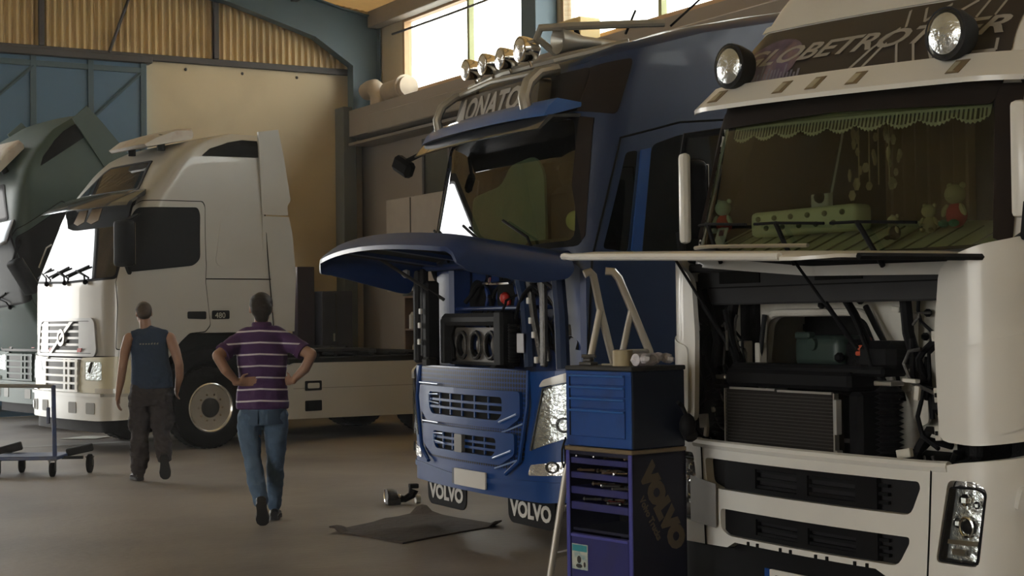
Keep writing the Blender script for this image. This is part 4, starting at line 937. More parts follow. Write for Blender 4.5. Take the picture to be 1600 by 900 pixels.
sW('city_print', mat('city_print', (.17, .16, .20), .5, var=.5, scale=30), lambda b: [b.sheet([(x, 2.90), (x+.02, 2.90), (x+.02, 2.90+h), (x, 2.90+h)], M3, (), .002, .0165, .1) for x, h in [(-1.0+.033*k, random.uniform(.03, .1)) for k in range(18)]], sn)
sW('roof_edge', NEARW, lambda b: b.sheet([(-1.12, 3.23), (1.12, 3.23), (1.12, 3.27), (-1.12, 3.27)], M3, (), .03, .02, .07), cabW)
# two round spot lamps standing on the visor
for x in (-.80, .83):
    zc = 2.985 - .05*x; yc = .22; R3 = .125
    l = sW('spot_lamp', GREYP, lambda b: (tubelamp(b, (x, yc, zc), R3, .12), b.cyl((x, yc+.04, zc-R3), (x, yc+.07, zc-R3-.06), .015, seg=8), b.obox((x, yc+.08, zc-R3-.05), (.07, .07, .02))), vw)
    sW('lamp_lens', LAMPR, lambda b: b.lathe([(R3*.93, 0), (R3*.7, -.018), (R3*.35, -.028), (.01, -.03)], (x, yc-.012, zc), 'Y', 28), l)
    sW('lamp_glass', LENSG, lambda b: b.lathe([(R3*.95, -.01), (R3*.7, -.032), (R3*.35, -.042), (.01, -.045)], (x, yc-.012, zc), 'Y', 28), l)
# wipers
sW('wiper', BLACKP, lambda b: [(b.tube([M3(x, 1.86, .03), M3(x-.10, 1.97, .04), M3(x-.22, 2.08, .03)], .014, 6), b.tube([M3(x-.42, 2.075, .02), M3(x-.22, 2.08, .035), M3(x+.16, 2.075, .02)], .009, 6)) for x in (-.74, -.08, .55)])
# lace pelmet, curtain, dashboard, cushion
def pelmet(b):
    R1 = []
    n = 150
    for k in range(n+1):
        u = -1.02 + 2.04*k/n
        zb = 2.60 - .035*abs(math.sin(k/n*PI*9)) - (.012 if k % 2 else 0)
        R1.append([M3(u, 2.70, -.06), M3(u, zb, -.055), M3(u, zb, -.06), M3(u, 2.70, -.066)])
    b.rings(R1, True)
pm = sW('lace_pelmet', mat('cream_lace', (.72, .70, .48), .8, var=.3, scale=40), pelmet)
sW('lace_hole', mat('lace_hole', (.06, .05, .03), .9), lambda b: [b.sheet([(u-.006, 2.595-.02*abs(math.sin((u+1.02)/2.04*PI*9))), (u+.006, 2.595-.02*abs(math.sin((u+1.02)/2.04*PI*9))), (u+.004, 2.63), (u-.004, 2.63)], M3, (), .002, -.05, .06) for u in [-1.0+.0285*k for k in range(71)]], pm)
sW('lace_band', mat('lace_band', (.36, .33, .18), .8), lambda b: b.sheet([(-1.0, 2.645), (1.0, 2.645), (1.0, 2.665), (-1.0, 2.665)], M3, (), .004, -.05, .06), pm)
def curt(b):
    R1 = []
    for k in range(41):
        x = -.40 + .66*k/40; y = 1.02 + .03*math.sin(k*1.1)
        R1.append([(x, y, 2.86), (x, y, 1.95), (x, y+.01, 1.95), (x, y+.01, 2.86)])
    b.rings(R1, True)
sW('brown_curtain', mat('brown_curtain', (.16, .09, .045), .8, var=.2), curt)
random.seed(21)
def fringe(b):
    for k in range(26):
        x = random.uniform(-.28, .10); z = random.uniform(2.22, 2.62)
        b.ball((x, .62+random.uniform(-.03, .03), z), (random.uniform(.01, .03), .012, random.uniform(.02, .045)), 6)
    for x in (-.2, -.12, -.05, .03): b.cyl((x, .62, 2.3), (x, .62, 2.72), .004, seg=5)
gl_ = thing('bead_garland', 'ornate hanging garland behind the middle of the near windscreen', 'garland')
def wpos(l, t=trW): return (Matrix.Translation(t.location) @ Matrix.Rotation(t.rotation_euler.z, 4, 'Z')) @ Vector(l)
gl_.location = wpos((0, 0, 0)); gl_.rotation_euler = trW.rotation_euler
sW('beads', mat('tan_beads', (.34, .27, .15), .5, var=.3), fringe, gl_)
def dash(b):
    R1 = []
    for k in range(33):
        x = -1.08 + 2.16*k/32; y = .10 + .10*(x/1.24)**2; dz = -.05*x
        w = .006*abs(math.sin(k*PI/2))
        R1.append([(x, y+.06, 1.86+dz), (x, y+.07, 1.92+dz+w), (x, y+.40, 2.06+dz+w), (x, y+.62, 2.10+dz), (x, y+.70, 1.9+dz), (x, y+.5, 1.7+dz)])
    b.rings(R1, True)
ds = sW('quilted_dashboard', QUILT, dash)
sW('quilt_seam', mat('quilt_seam', (.14, .15, .08), .8), lambda b: [b.tube([(x, .10+.10*(x/1.24)**2+.07, 1.928-.05*x), (x, .10+.10*(x/1.24)**2+.40, 2.066-.05*x)], .005, 5) for x in [-1.0+.125*k for k in range(17)]], ds)
cs = thing('tufted_cushion', 'long pale green tufted cushion on the dashboard of the near white truck', 'cushion', wpos((-.30, .34, 2.04)), trW.rotation_euler.z)
b = MB(); b.box(-.42, .42, -.07, .07, .0, .14, .03, None, 3); b.build('cushion', QUILT, cs)
b = MB()
for r_ in range(2):
    for k in range(6 - r_): b.ball((-.34+.135*k + .067*r_, -.073, .045 if r_ else .098), (.022, .01, .016), 8)
b.build('button_tuft', MT['quilt_seam'], cs)
# plush toys, generic
def plush(nm, lab, loc, cols, h=.2, rz=0, grp=None):
    t = thing(nm, lab, 'plush toy', wpos(loc), trW.rotation_euler.z + rz)
    b = MB(); b.ball((0, 0, h*.26), (h*.24, h*.2, h*.27), 14); b.build('body', cols[0], t)
    b = MB(); b.ball((0, -.01, h*.68), (h*.23, h*.21, h*.21), 14)
    for s in (1, -1): b.ball((s*h*.17, 0, h*.86), h*.07, 8)
    b.build('head', cols[1], t)
    for s in (1, -1):
        b = MB(); b.ball((s*h*.24, -h*.08, h*.36), (h*.07, h*.07, h*.15), 8, Matrix.Rotation(s*-.5, 3, 'Y')); b.build('arm', cols[1], t)
        b = MB(); b.ball((s*h*.14, -h*.24, h*.08), (h*.08, h*.15, h*.08), 8); b.build('leg', cols[2], t)
    b = MB(); b.ball((0, -h*.2, h*.64), (h*.08, h*.06, h*.06), 8); b.build('muzzle', cols[3], t)
    b = MB()
    for s in (1, -1): b.ball((s*h*.08, -h*.2, h*.74), h*.02, 6)
    b.build('eye', BLACKP, t)
TA = mat('plush_tan', (.42, .36, .2), .9); TR = mat('plush_red', (.45, .03, .03), .9); TG = mat('plush_green', (.04, .25, .14), .9); TMI = mat('plush_mint', (.30, .42, .34), .9)
plush('plush_toy', 'tan and red plush toy with green feet, tallest on the right of the dashboard', (.70, .40, 2.02), (TR, TA, TG, TA), .24)
plush('plush_toy', 'small pale plush toy leaning on the taller one on the right of the dashboard', (.56, .36, 2.0), (TA, TA, TA, TA), .16, .3)
plush('plush_toy', 'small dark and cream plush toy lying low on the right of the dashboard', (.42, .26, 1.97), (BROWNP, TA, BROWNP, TA), .14, -.2)
plush('plush_toy', 'mint and red plush toy at the far left end of the dashboard', (-1.03, .34, 2.08), (TR, TMI, TMI, TMI), .22, .2)
cd = thing('card', 'pale paper card standing inside the near windscreen at its left end', 'card', wpos((-.93, .20, 1.965)), trW.rotation_euler.z)
b = MB(); b.box(-.045, .045, -.003, .003, 0, .15, 0, Matrix.Rotation(-.35, 4, 'X')); b.build('card_sheet', WHITEL, cd)
b = MB(); b.box(-.02, .02, -.006, -.003, .1, .135, 0, Matrix.Rotation(-.35, 4, 'X')); b.build('card_mark', mat('card_mark', (.3, .1, .14), .6), cd)
cc = thing('small_camera', 'small dark gadget on a white stand behind the tufted cushion', 'gadget', wpos((-.36, .50, 2.10)), trW.rotation_euler.z)
b = MB(); b.box(-.08, .06, -.02, .02, 0, .17, .005); b.build('stand', WHITEL, cc); b = MB(); b.ball((.0, -.025, .15), .035, 10); b.build('lens', BLACKP, cc)
# mirror arms on both sides: tall pale post by each pillar
for s in (1, -1):
    mr = mirror('door_mirror', cabW, Vector((s*1.25, .30, 2.30)), .08, .48, MT['recess_grey'] if 0 else BLACKP, s*.2)
    sW('mirror_shell', NEARW, lambda b: b.box(-.04, .04, -.03, .03, -.27, .27, .025, Matrix.Translation((s*1.25, .22, 2.30)) @ Matrix.Rotation(s*.2, 4, 'Z'), 2), mr)
    sW('mirror_arm', BLACKP, lambda b: (b.tube([(s*1.15, .30, 1.92), (s*1.28, .22, 1.95), (s*1.30, .22, 2.1)], .03, 8), b.tube([(s*1.12, .42, 2.70), (s*1.28, .26, 2.68), (s*1.30, .24, 2.5)], .022, 8)), mr)
# bonnet
def hood3(u, v, d=0):
    a = abs(u); y = .12 - v + .12*(u/1.24)**2; z = 1.93 - .012*v - .04*u - .03*max(0, (a-.8)/.3)**2*.6 - .02*max(0, (v-.9)/.1)**2
    return Vector((u, y, z + d))
hw_ = sW('bonnet', NEARW, lambda b: b.sheet(rnd([(-1.16, .02), (1.1, .02), (1.06, .95), (.9, 1.02), (-.9, 1.02), (-1.1, .96)], .08), hood3, (), .016, 0, .08, .1), trW)
sW('bonnet_liner', GREYP, lambda b: b.sheet(rnd([(-1.13, .03), (1.085, .03), (1.045, .93), (.89, .985), (-.89, .985), (-1.085, .94)], .08), hood3, (), .012, -.018, .08, .1), hw_)
sW('bonnet_rim', ALU, lambda b: b.tube([hood3(u, .10, .03) for u in [-1.0+.08*k for k in range(14)]], .012, 6), hw_)
for x, x2 in ((-.98, -.80), (.02, .22)): sW('gas_strut', BLACKP, lambda b: (b.cyl((x, -.06, 1.88-.04*x), (x2, .18, 1.42), .008, seg=8), b.cyl(((x+x2)/2, .06, 1.66), (x2, .18, 1.42), .013, seg=8)), hw_)
sW('dark_edge_tube', BLACKP, lambda b: b.tube([hood3(1.15-.05*k/10, .03+.093*k, -.006) for k in range(10)], .017, 6), hw_)  # dark tube added so the bonnet's near side edge reads dark
sW('front_edge', NEARW, lambda b: b.tube([hood3(-1.08+.09*k, 1.015 - .05*max(0, abs(-1.08+.09*k)-.9)/.2, .0) for k in range(22)], .020, 8), hw_)
# cowl and firewall arch
cw = sW('cowl', mat('grey_cowl', (.045, .045, .047), .6), lambda b: (b.box(-1.12, 1.1, .20, .26, 1.66, 1.92, .01), b.box(-1.1, 1.1, .12, .3, 1.85, 1.90, .01)), trW)
sW('cowl_seam', MT['gap_black'], lambda b: (b.box(-.9, -.55, .19, .2, 1.78, 1.85), b.box(-.1, .25, .19, .2, 1.78, 1.85), b.box(-1.0, 1.0, .193, .2, 1.755, 1.762)), cw)
fw = [(-.93, .9), (.66, .9), (.64, 1.35), (.58, 1.72), (-.88, 1.72), (-.95, 1.45)]
arc = rnd([(-.80, .92), (.18, .92), (.17, 1.35), (.04, 1.565), (-.04, 1.59), (-.70, 1.59), (-.77, 1.55), (-.80, 1.35)], .04)
fwm = flatmap((0, .46, 0), (1, 0, 0), (0, 0, 1), (0, -1, 0))
FW = sW('firewall', mat('primer_white', (.58, .56, .50), .5, dirt=(.2, .18, .15), dirts=5), lambda b: b.sheet(rnd(fw, .04), fwm, [arc], .03, 0, 0), trW); sX = subf(FW)
sX('arch_rim', MT['primer_white'], lambda b: b.tube([fwm(*p, .03) for p in rnd([(-.82, 1.10), (-.81, 1.38), (-.78, 1.57), (-.70, 1.61), (-.03, 1.61), (.06, 1.575), (.19, 1.34), (.20, 1.1)], .05)], .022, 8))
sX('rim_hose', MT['badge_black'], lambda b: (b.tube([(-.80, .38, 1.2), (-.76, .38, 1.45), (-.73, .38, 1.60)], .014, 8), b.tube([(.08, .38, 1.64), (.16, .38, 1.52), (.30, .37, 1.35), (.36, .36, 1.15)], .016, 8)))
sX('firewall_boss', BLACKP, lambda b: [b.ball((x, .42, z), .022, 8) for x, z in ((-.60, 1.69), (-.30, 1.65), (.0, 1.67), (.38, 1.72), (.48, 1.6), (.46, 1.48))])
sX('firewall_cut', MT['gap_black'], lambda b: [b.obox((x, .43, 1.70), (.07, .03, .06), 0, .004) for x in (-.55, -.40, -.25, -.10, .12, .24)])
sX('upright', MT['primer_white'], lambda b: (b.box(.36, .42, .34, .42, 1.2, 1.74, .008), b.box(-1.00, -.96, .34, .40, 1.45, 1.75, .008), b.box(-.92, -.86, .34, .40, 1.28, 1.45, .005), b.box(-.80, -.76, .36, .42, 1.30, 1.44, .005)))
sX('fascia_bracket', MT['primer_white'], lambda b: (b.sheet(rnd([(.36, 1.45), (.44, 1.40), (.52, 1.25), (.53, 1.05), (.46, 1.02), (.40, 1.15), (.30, 1.30)], .02), flatmap((0, .36, 0), (1, 0, 0), (0, 0, 1), (0, -1, 0)), (), .02)))
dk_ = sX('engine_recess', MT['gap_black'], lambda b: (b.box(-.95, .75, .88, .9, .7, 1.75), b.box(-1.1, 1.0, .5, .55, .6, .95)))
sX('rocker_cover', mat('greenish_engine_cover', (.03, .05, .042), .5, .1, var=.2), lambda b: (b.box(-.66, -.28, .52, .8, 1.30, 1.48, .05, None, 3), b.box(-.62, -.50, .5, .56, 1.46, 1.5, .01), b.cyl((-.48, .50, 1.43), (-.48, .56, 1.43), .035, seg=12)))
sX('engine_block', ENG, lambda b: (b.box(-.28, .12, .55, .8, 1.25, 1.46, .03), b.ball((-.25, .5, 1.36), .03, 8), b.box(-.70, .15, .5, .8, 1.15, 1.32, .02)))
sX('red_sling', mat('orange_red_cloth', (.50, .08, .03), .7), lambda b: (b.obox((-.06, .50, 1.415), (.07, .03, .03), .3, .008, .2), b.obox((-.02, .50, 1.44), (.03, .03, .07), .2, .008, .3), b.obox((-.09, .50, 1.385), (.05, .03, .025), .1, .006)))
# radiator group in front
rd = sX('radiator', RADI, lambda b: b.box(-.74, .13, .10, .17, .68, 1.19, .004), trW); sR = subf(rd)
sR('radiator_tank', BLACKP, lambda b: (b.box(-.78, .22, .12, .34, 1.205, 1.30, .02), b.box(-.80, -.745, .12, .24, .66, 1.2, .01), b.box(-.78, .42, .16, .34, 1.28, 1.33, .015)))
sR('radiator_edge', ALU, lambda b: (b.box(-.70, -.32, .09, .105, 1.188, 1.20), b.box(-.30, .12, .09, .105, 1.184, 1.196), b.box(.132, .142, .09, .12, .70, 1.19), b.box(-.747, -.741, .09, .11, .70, 1.19)))
sR('radiator_bracket', MT['slat_grey'], lambda b: (b.box(.14, .165, .08, .12, .98, 1.16, .003), b.box(.14, .17, .08, .12, .84, .90, .003)))
def fins(b):
    for k in range(26): b.box(-.735, .128, .094, .10, .70+.0185*k, .704+.0185*k)
sR('fin_row', MT.get('fin_grey') or mat('fin_grey', (.045, .04, .036), .5, .5), fins)
sR('side_duct', BLACKP, lambda b: (b.box(.20, .30, .12, .32, .70, 1.20, .02), b.box(.18, .44, .20, .4, 1.30, 1.46, .04)))
# springs (bellows) left and right
for x0 in (-.90, .40):
    sp = sX('damper', BLACKP, lambda b: b.lathe([(.04, .78), (.045, .86)] + [(.045 + (.028 if k % 2 else 0), .87+.0135*k) for k in range(26)] + [(.045, 1.23), (.03, 1.25)], (x0, .22, 0), 'Z', 16), trW)
    sX('damper_bracket', ALU, lambda b: (b.box(x0-.06, x0+.06, .17, .27, 1.235, 1.26, .005), b.box(x0-.05, x0+.05, .16, .27, .86, .875, .003)), sp)
# loose brackets of light metal on the right and on the left
for nm, c, dd in (('light_bracket', (.57, .15, .91), (.085, .03, .045)), ('light_bracket', (.57, .15, .835), (.085, .03, .03)), ('light_bracket', (.63, .14, 1.27), (.11, .03, .02)), ('light_bracket', (.66, .15, 1.21), (.03, .02, .07)), ('light_bracket', (-1.02, .16, .99), (.07, .02, .08)), ('light_bracket', (-1.00, .16, .93), (.03, .02, .06)), ('light_bracket', (-.92, .15, 1.06), (.02, .02, .03)), ('label', (-1.12, .12, 1.62), (.055, .01, .12)), ('label', (-1.12, .12, 1.51), (.035, .01, .05)), ('hinge_tab', (-1.14, .10, 1.39), (.03, .03, .05)), ('hinge_tab', (-1.13, .10, 1.18), (.03, .03, .05)), ('hinge_tab', (.86, .08, 1.49), (.06, .02, .05)), ('hinge_tab', (.86, .08, 1.21), (.04, .02, .07)), ('hinge_tab', (.86, .08, 1.03), (.04, .02, .07)), ('hinge_tab', (.90, .10, 1.70), (.08, .02, .05)), ('hinge_tab', (-1.05, .14, 1.55), (.03, .02, .08)), ('hinge_tab', (.30, .38, 1.62), (.05, .02, .03))):
    sX(nm, MT['primer_white'] if nm != 'label' else WHITEL, lambda b: b.obox(c, dd, random.uniform(-.2, .2), .003, 0, random.uniform(-.2, .2)), trW)
sX('hinge_hole', MT['gap_black'], lambda b: [b.obox(c, (.012, .01, .02)) for c in ((.86, .066, 1.21), (.86, .066, 1.03), (-1.14, .08, 1.39), (-1.13, .08, 1.18))], trW)
random.seed(17)
sX('hose', BLACKP, lambda b: clutter(b, 26, -1.12, -.80, .18, .4, .80, 1.70), trW)
sX('hose', BLACKP, lambda b: clutter(b, 20, .60, .90, .18, .4, .80, 1.72), trW)
sX('pipe', DULLM, lambda b: clutter(b, 9, -1.10, -.80, .16, .3, .85, 1.6, .005, .01), trW)
sX('pipe', DULLM, lambda b: clutter(b, 7, .45, .88, .16, .3, .85, 1.6, .005, .01), trW)
sX('big_hose', BLACKP, lambda b: (b.tube([(.02, .26, 1.72), (.12, .26, 1.60), (.22, .24, 1.48), (.30, .22, 1.32), (.36, .22, 1.25)], .022, 8), b.tube([(.04, .22, 1.74), (.18, .22, 1.55), (.27, .2, 1.42), (.31, .2, 1.30)], .012, 8), b.tube([(.44, .3, 1.70), (.48, .28, 1.5), (.56, .25, 1.36), (.60, .25, 1.25)], .03, 8)), trW)
sX('big_hose', BLACKP, lambda b: (b.tube([(-1.05, .2, 1.75), (-.98, .2, 1.6), (-.94, .2, 1.45), (-.98, .2, 1.3)], .022, 8), b.tube([(-.84, .25, 1.70), (-.88, .25, 1.5), (-.82, .25, 1.36), (-.78, .25, 1.2)], .03, 8), b.tube([(-1.02, .16, .85), (-1.04, .16, 1.0), (-1.09, .16, 1.12)], .01, 6)), trW)
sX('bay_wall', ENG, lambda b: (b.box(.64, 1.12, .42, .5, .8, 1.75, .02), b.box(-1.16, -.86, .40, .5, .8, 1.75, .02), b.box(-1.2, -1.12, .13, .5, .9, 1.8, .02), b.box(.92, 1.0, .2, .5, .9, 1.75, .02), b.box(-1.1, 1.05, .12, .5, .70, .82, .03), b.box(-1.1, -.8, .2, .4, .95, 1.15, .03), b.box(.68, .92, .2, .4, 1.1, 1.25, .03)), trW)
# corner panels
def cornerp(s):
    P = [(.93, 1.80), (.90, 1.5), (.91, 1.2), (.92, 1.0), (1.1, .985), (1.3, 1.01), (1.58, 1.05), (1.60, 1.5), (1.58, 2.02), (1.36, 1.96), (1.12, 1.91), (1.0, 1.86)]
    cp = sX('corner_panel', NEARW, lambda b: b.sheet(rnd([(p[0]*s, p[1]) for p in P], .05), ML, (), .03, .04, .05, .08), trW)
    P2 = [(.97, 1.42), (1.05, 1.44), (1.35, 1.52), (1.36, 1.10), (1.2, 1.04), (.97, 1.04)]
    sX('corner_swage', NEARW, lambda b: b.sheet(rnd([(p[0]*s, p[1]) for p in P2], .04), ML, (), .02, .05, .05, .08), cp)
cornerp(1); cornerp(-1)
# bumper with two long openings
cent = lambda z1, z0, x1, x0: z1
up = rnd([(-.83, .80), (.79, .80), (.80, .77), (.74, .635), (-.70, .635), (-.81, .66)], [.03, .04, .03, .04, .03, .03])
lo = rnd([(-.68, .53), (.73, .53), (.73, .50), (.66, .385), (-.60, .385), (-.68, .42)], [.03, .04, .03, .04, .03, .03])
ob = [(-1.78, .40), (-1.4, .33), (-1.05, .305), (-.62, .32), (-.55, .355), (.52, .355), (.60, .32), (1.05, .305), (1.4, .33), (1.78, .40), (1.80, .92), (1.45, .955), (1.25, .93), (1.0, .90), (.9, .875), (.4, .865), (.1, .862), (-.1, .87), (-.62, .862), (-.8, .875), (-1.1, .89), (-1.25, .93), (-1.45, .955), (-1.80, .92)]
hlp = rnd([(.88, .43), (1.10, .43), (1.14, .78), (1.10, .82), (.955, .82)], .03)
bp3 = sX('bumper', NEARW, lambda b: b.sheet(ob, ML, [up, lo, hlp, mir(hlp)], .05, .03, .06, .1), trW); sP = subf(bp3)
sP('bumper_edge', NEARW, lambda b: b.tube([ML(u, .875+.02*max(0, abs(u)-.9)/.3, .015) for u in [-.95+.1*k for k in range(20)]], .028, 8))
for nm, hp in (('upper_grille', up), ('lower_grille', lo)):
    g = sP(nm, MT['badge_black'], lambda b: b.sheet([((p[0])*1.02, p[1]) for p in hp], ML, (), .02, -.03, .1))
    zs = [p[1] for p in hp]; z0, z1 = min(zs), max(zs)
    for k in range(1, 4): sP('grille_slat', BLACKP, lambda b: b.sheet([(-.60, z0+(z1-z0)*k/4-.008), (.58, z0+(z1-z0)*k/4-.008), (.58, z0+(z1-z0)*k/4+.008), (-.60, z0+(z1-z0)*k/4+.008)], ML, (), .02, 0, .1), g)
    sP('grille_frame', GREYP if 0 else BLACKP, lambda b: b.sheet([(-.66, z0+.005), (.52, z0+.005), (.52, z1-.005), (-.66, z1-.005)], ML, [[(-.40+.42*j+.02, z0+.03), (-.40+.42*j+.36, z0+.03), (-.40+.42*j+.36, z1-.03), (-.40+.42*j+.02, z1-.03)] for j in (0, 1)], .03, .012, .1), g)
for j in range(4): sP('clip_slot', MT['gap_black'], lambda b: (b.obox(ML(-.42+.27*j, .365, .034), (.015, .01, .02)), b.obox(ML(-.34+.27*j, .365, .034), (.015, .01, .02))))
sP('bumper_gap', MT['gap_black'], lambda b: [b.tube([ML(s*.865, .875, .032), ML(s*.85, .6, .032), ML(s*.83, .31, .032)], .005, 5) for s in (1, -1)])
for s in (1, -1):
    q = (lambda P: P) if s == 1 else mir
    h = sP('headlight', LAMPR, lambda b: b.sheet(q([(p[0], p[1]) for p in hlp]), ML, (), .02, -.03, .06, .06))
    sP('headlight_housing', BLACKP, lambda b: b.sheet(q(rnd([(.885, .435), (1.095, .435), (1.135, .77), (1.10, .79), (.955, .79)], .02)), ML, [q(rnd([(.897, .445), (1.085, .445), (1.125, .762), (1.095, .783), (.96, .783)], .02))], .05, .02, .06, .06), h)
    sP('headlight_glass', LENSG, lambda b: b.sheet(q(rnd([(.90, .445), (1.085, .445), (1.12, .765), (1.09, .78), (.96, .78)], .02)), ML, (), .005, .03, .05, .06), h)
    c = lambda u, v, d: ML(s*u, v, d)
    sP('projector_ring', CHROME, lambda b: b.tube([c(1.03+.036*math.cos(a), .605+.045*math.sin(a), 0.0) for a in [2*PI*k/20 for k in range(21)]], .007, 6), h)
    sP('projector_lens', DGLASS if 0 else MT['gap_black'], lambda b: b.ball(c(1.03, .605, -.02), .034, 12), h)
    sP('small_lamp', CHROME, lambda b: (b.ball(c(.98, .62, -.01), .025, 8), b.ball(c(1.02, .73, -.01), .03, 8), b.ball(c(1.085, .71, -.01), .02, 8), b.box(-.001, .001, -.001, .001, 0, .001)), h)
    sP('lamp_divider', CHROME, lambda b: (b.sheet(q([(.905, .52), (1.085, .52), (1.09, .545), (.91, .54)]), ML, (), .01, 0, .05), b.sheet(q([(.95, .47), (1.02, .47), (1.02, .5), (.95, .5)]), ML, (), .01, 0, .05)), h)
    sP('step_lug', NEARW, lambda b: b.sheet(q(rnd([(1.24, .70), (1.42, .70), (1.44, .84), (1.26, .80)], .02)), ML, (), .06, .085, .05, .05))
    sP('side_marker', ORANGE, lambda b: b.sheet(q(rnd([(1.425, .70), (1.60, .72), (1.60, .86), (1.445, .84)], .02)), ML, (), .05, .08, .05, .05))
sP('fog_bulb', AMBER, lambda b: b.ball(ML(-1.12, .66, .0), .02, 8))
# loose grey plate hanging at the far end of the bumper
fp = thing('metal_plate', 'grey metal plate hanging in front of the far end of the near bumper', 'plate', (0, 0, 0)); fp.location = trW.location; fp.rotation_euler = trW.rotation_euler
sP('sheet', mat('grey_sheet_metal', (.24, .23, .22), .45, .4), lambda b: b.sheet([(-.95, .43), (-.69, .42), (-.69, .665), (-.95, .69)], ML, (), .004, .055, .05), fp)
# dark lower apron and plate
sP('apron', BLACKP, lambda b: b.sheet([(-1.7, .06), (1.7, .06), (1.76, .36), (1.2, .315), (.56, .31), (.5, .35), (-.54, .35), (-.6, .315), (-1.2, .315), (-1.76, .36)], ML, (), .05, .0, .07, .1))
npl = sP('number_plate', WHITEL, lambda b: b.sheet(rr(-.24, .28, .13, .255, .008), ML, (), .012, .035, .06))
sP('plate_band', BLUEP, lambda b: b.sheet([(-.28, .13), (-.24, .13), (-.24, .255), (-.28, .255)], ML, (), .012, .036, .06), npl)
sP('plate_letters', MT['gap_black'], lambda b: b.text('E·2416', ML, -.20, .145, .12, .037, .002, sx=1.1), npl)
for s in (1, -1): wheel('wheel', trW, s*1.20, 1.45, .5, .32, s, False); wheel('wheel', trW, s*1.20, 5.0, .5, .5, s, False)
sX('chassis', ENG, lambda b: (b.box(-.45, .45, .9, 5.8, .5, .95), b.box(-1.0, 1.0, .95, 2.2, .85, 1.1), b.box(-1.2, 1.2, 2.4, 4.2, .35, 1.0, .05), b.box(-1.15, 1.15, 2.2, 5.8, 1.0, 1.05)), trW)
# ================================================================ people
SKIN = mat('skin', (.30, .17, .115), .55, var=.12, scale=12)
HAIRD = mat('dark_hair', (.018, .013, .010), .7, var=.4, scale=60, bump=.4)
HAIRG = mat('short_grey_brown_hair', (.07, .052, .042), .8, var=.4, scale=60, bump=.3)
def remeshed(mb, name, mt, parent, vox=.01, it=4, sm=.5, wr=0):
    bmesh.ops.recalc_face_normals(mb.bm, faces=mb.bm.faces[:])
    me = bpy.data.meshes.new(name); mb.bm.to_mesh(me); mb.bm.free()
    o = bpy.data.objects.new(name, me); COL.objects.link(o)
    r = o.modifiers.new('r', 'REMESH'); r.mode = 'VOXEL'; r.voxel_size = vox
    s = o.modifiers.new('s', 'SMOOTH'); s.iterations = it; s.factor = sm
    bpy.context.view_layer.update(); dg = bpy.context.evaluated_depsgraph_get()
    m2 = bpy.data.meshes.new_from_object(o.evaluated_get(dg)); o.modifiers.clear(); o.data = m2; bpy.data.meshes.remove(me)
    
    if wr:
        ns = [v.normal.copy() for v in m2.vertices]
        for v, n in zip(m2.vertices, ns):
            q = v.co; h = noise.noise(Vector((q.x*9, q.y*9, q.z*7))) + .6*noise.noise(Vector((q.x*22+5, q.y*22, q.z*34 + 9*q.x)))
            v.co = q + n*h*wr
    m2.materials.clear(); m2.materials.append(mt); m2.polygons.foreach_set('use_smooth', [True]*len(m2.polygons)); m2.name = name
    o.parent = parent; return o
def limb(b, pts, r, seg=14, flat=1.0):
    b.tube(pts, r, seg, True, flat)
    for p, q in ((pts[0], r[0]), (pts[-1], r[-1])): b.ball(p, q*.98, 10)
def hand(b, wrist, d, side, curl=.5, spread=.25, s=1.0):
    """palm, four unequal bent fingers and a thumb from the palm's side; d = pointing direction, side = towards the thumb"""
    w = Vector(wrist); d = Vector(d).normalized(); sd = Vector(side); sd = (sd - d*sd.dot(d)).normalized(); n = d.cross(sd)
    M = Matrix((sd, n, d)).transposed()
    b.ball(w + d*.045*s, (.038*s, .016*s, .052*s), 12, M); limb(b, [w - d*.02, w + d*.03*s], [.026*s, .026*s], 10)
    for k, (L, off) in enumerate(((.068, .028), (.078, .010), (.072, -.010), (.058, -.028))):
        p0 = w + d*.08*s + sd*off*s; dd = (d + sd*off*spread*8).normalized(); P = [p0 - d*.015]; c = 0
        for j, f in enumerate((.45, .32, .23)):
            c += curl*.7; v = (dd*math.cos(c) + n*math.sin(c)).normalized(); P.append(P[-1] + v*L*s*f + (v*.012 if j == 0 else v*0))
        b.tube(P, [.0095*s, .009*s, .0085*s, .007*s], 8); b.ball(P[-1], .0072*s, 6)
    p0 = w + d*.028*s + sd*.03*s; P = [p0, p0 + (sd*.7+d*.6).normalized()*.032*s, p0 + (sd*.5+d*.8).normalized()*.062*s + n*.01]
    b.tube(P, [.0125*s, .0105*s, .008*s], 8); b.ball(P[-1], .008*s, 6)
def head(b, c, yaw=0, s=1.0):
    M = Matrix.Rotation(yaw, 3, 'Z'); c = Vector(c)
    f = lambda x, y, z: c + M @ Vector((x*s, y*s, z*s))
    b.ball(f(0, 0, .012), (.076*s, .094*s, .105*s), 20, M); b.ball(f(0, .03, -.055), (.056*s, .062*s, .062*s), 16, M)
    b.ball(f(0, .098, -.015), (.013*s, .018*s, .024*s), 10, M); b.ball(f(0, .088, -.055), (.024*s, .012*s, .008*s), 8, M); b.ball(f(0, .075, -.095), (.024*s, .02*s, .018*s), 8, M)
    for q in (1, -1):
        b.ball(f(q*.079, -.004, -.012), (.010*s, .020*s, .033*s), 10, M @ Matrix.Rotation(q*.25, 3, 'Z')); b.ball(f(q*.03, .085, .005), (.012*s, .008*s, .008*s), 8, M)
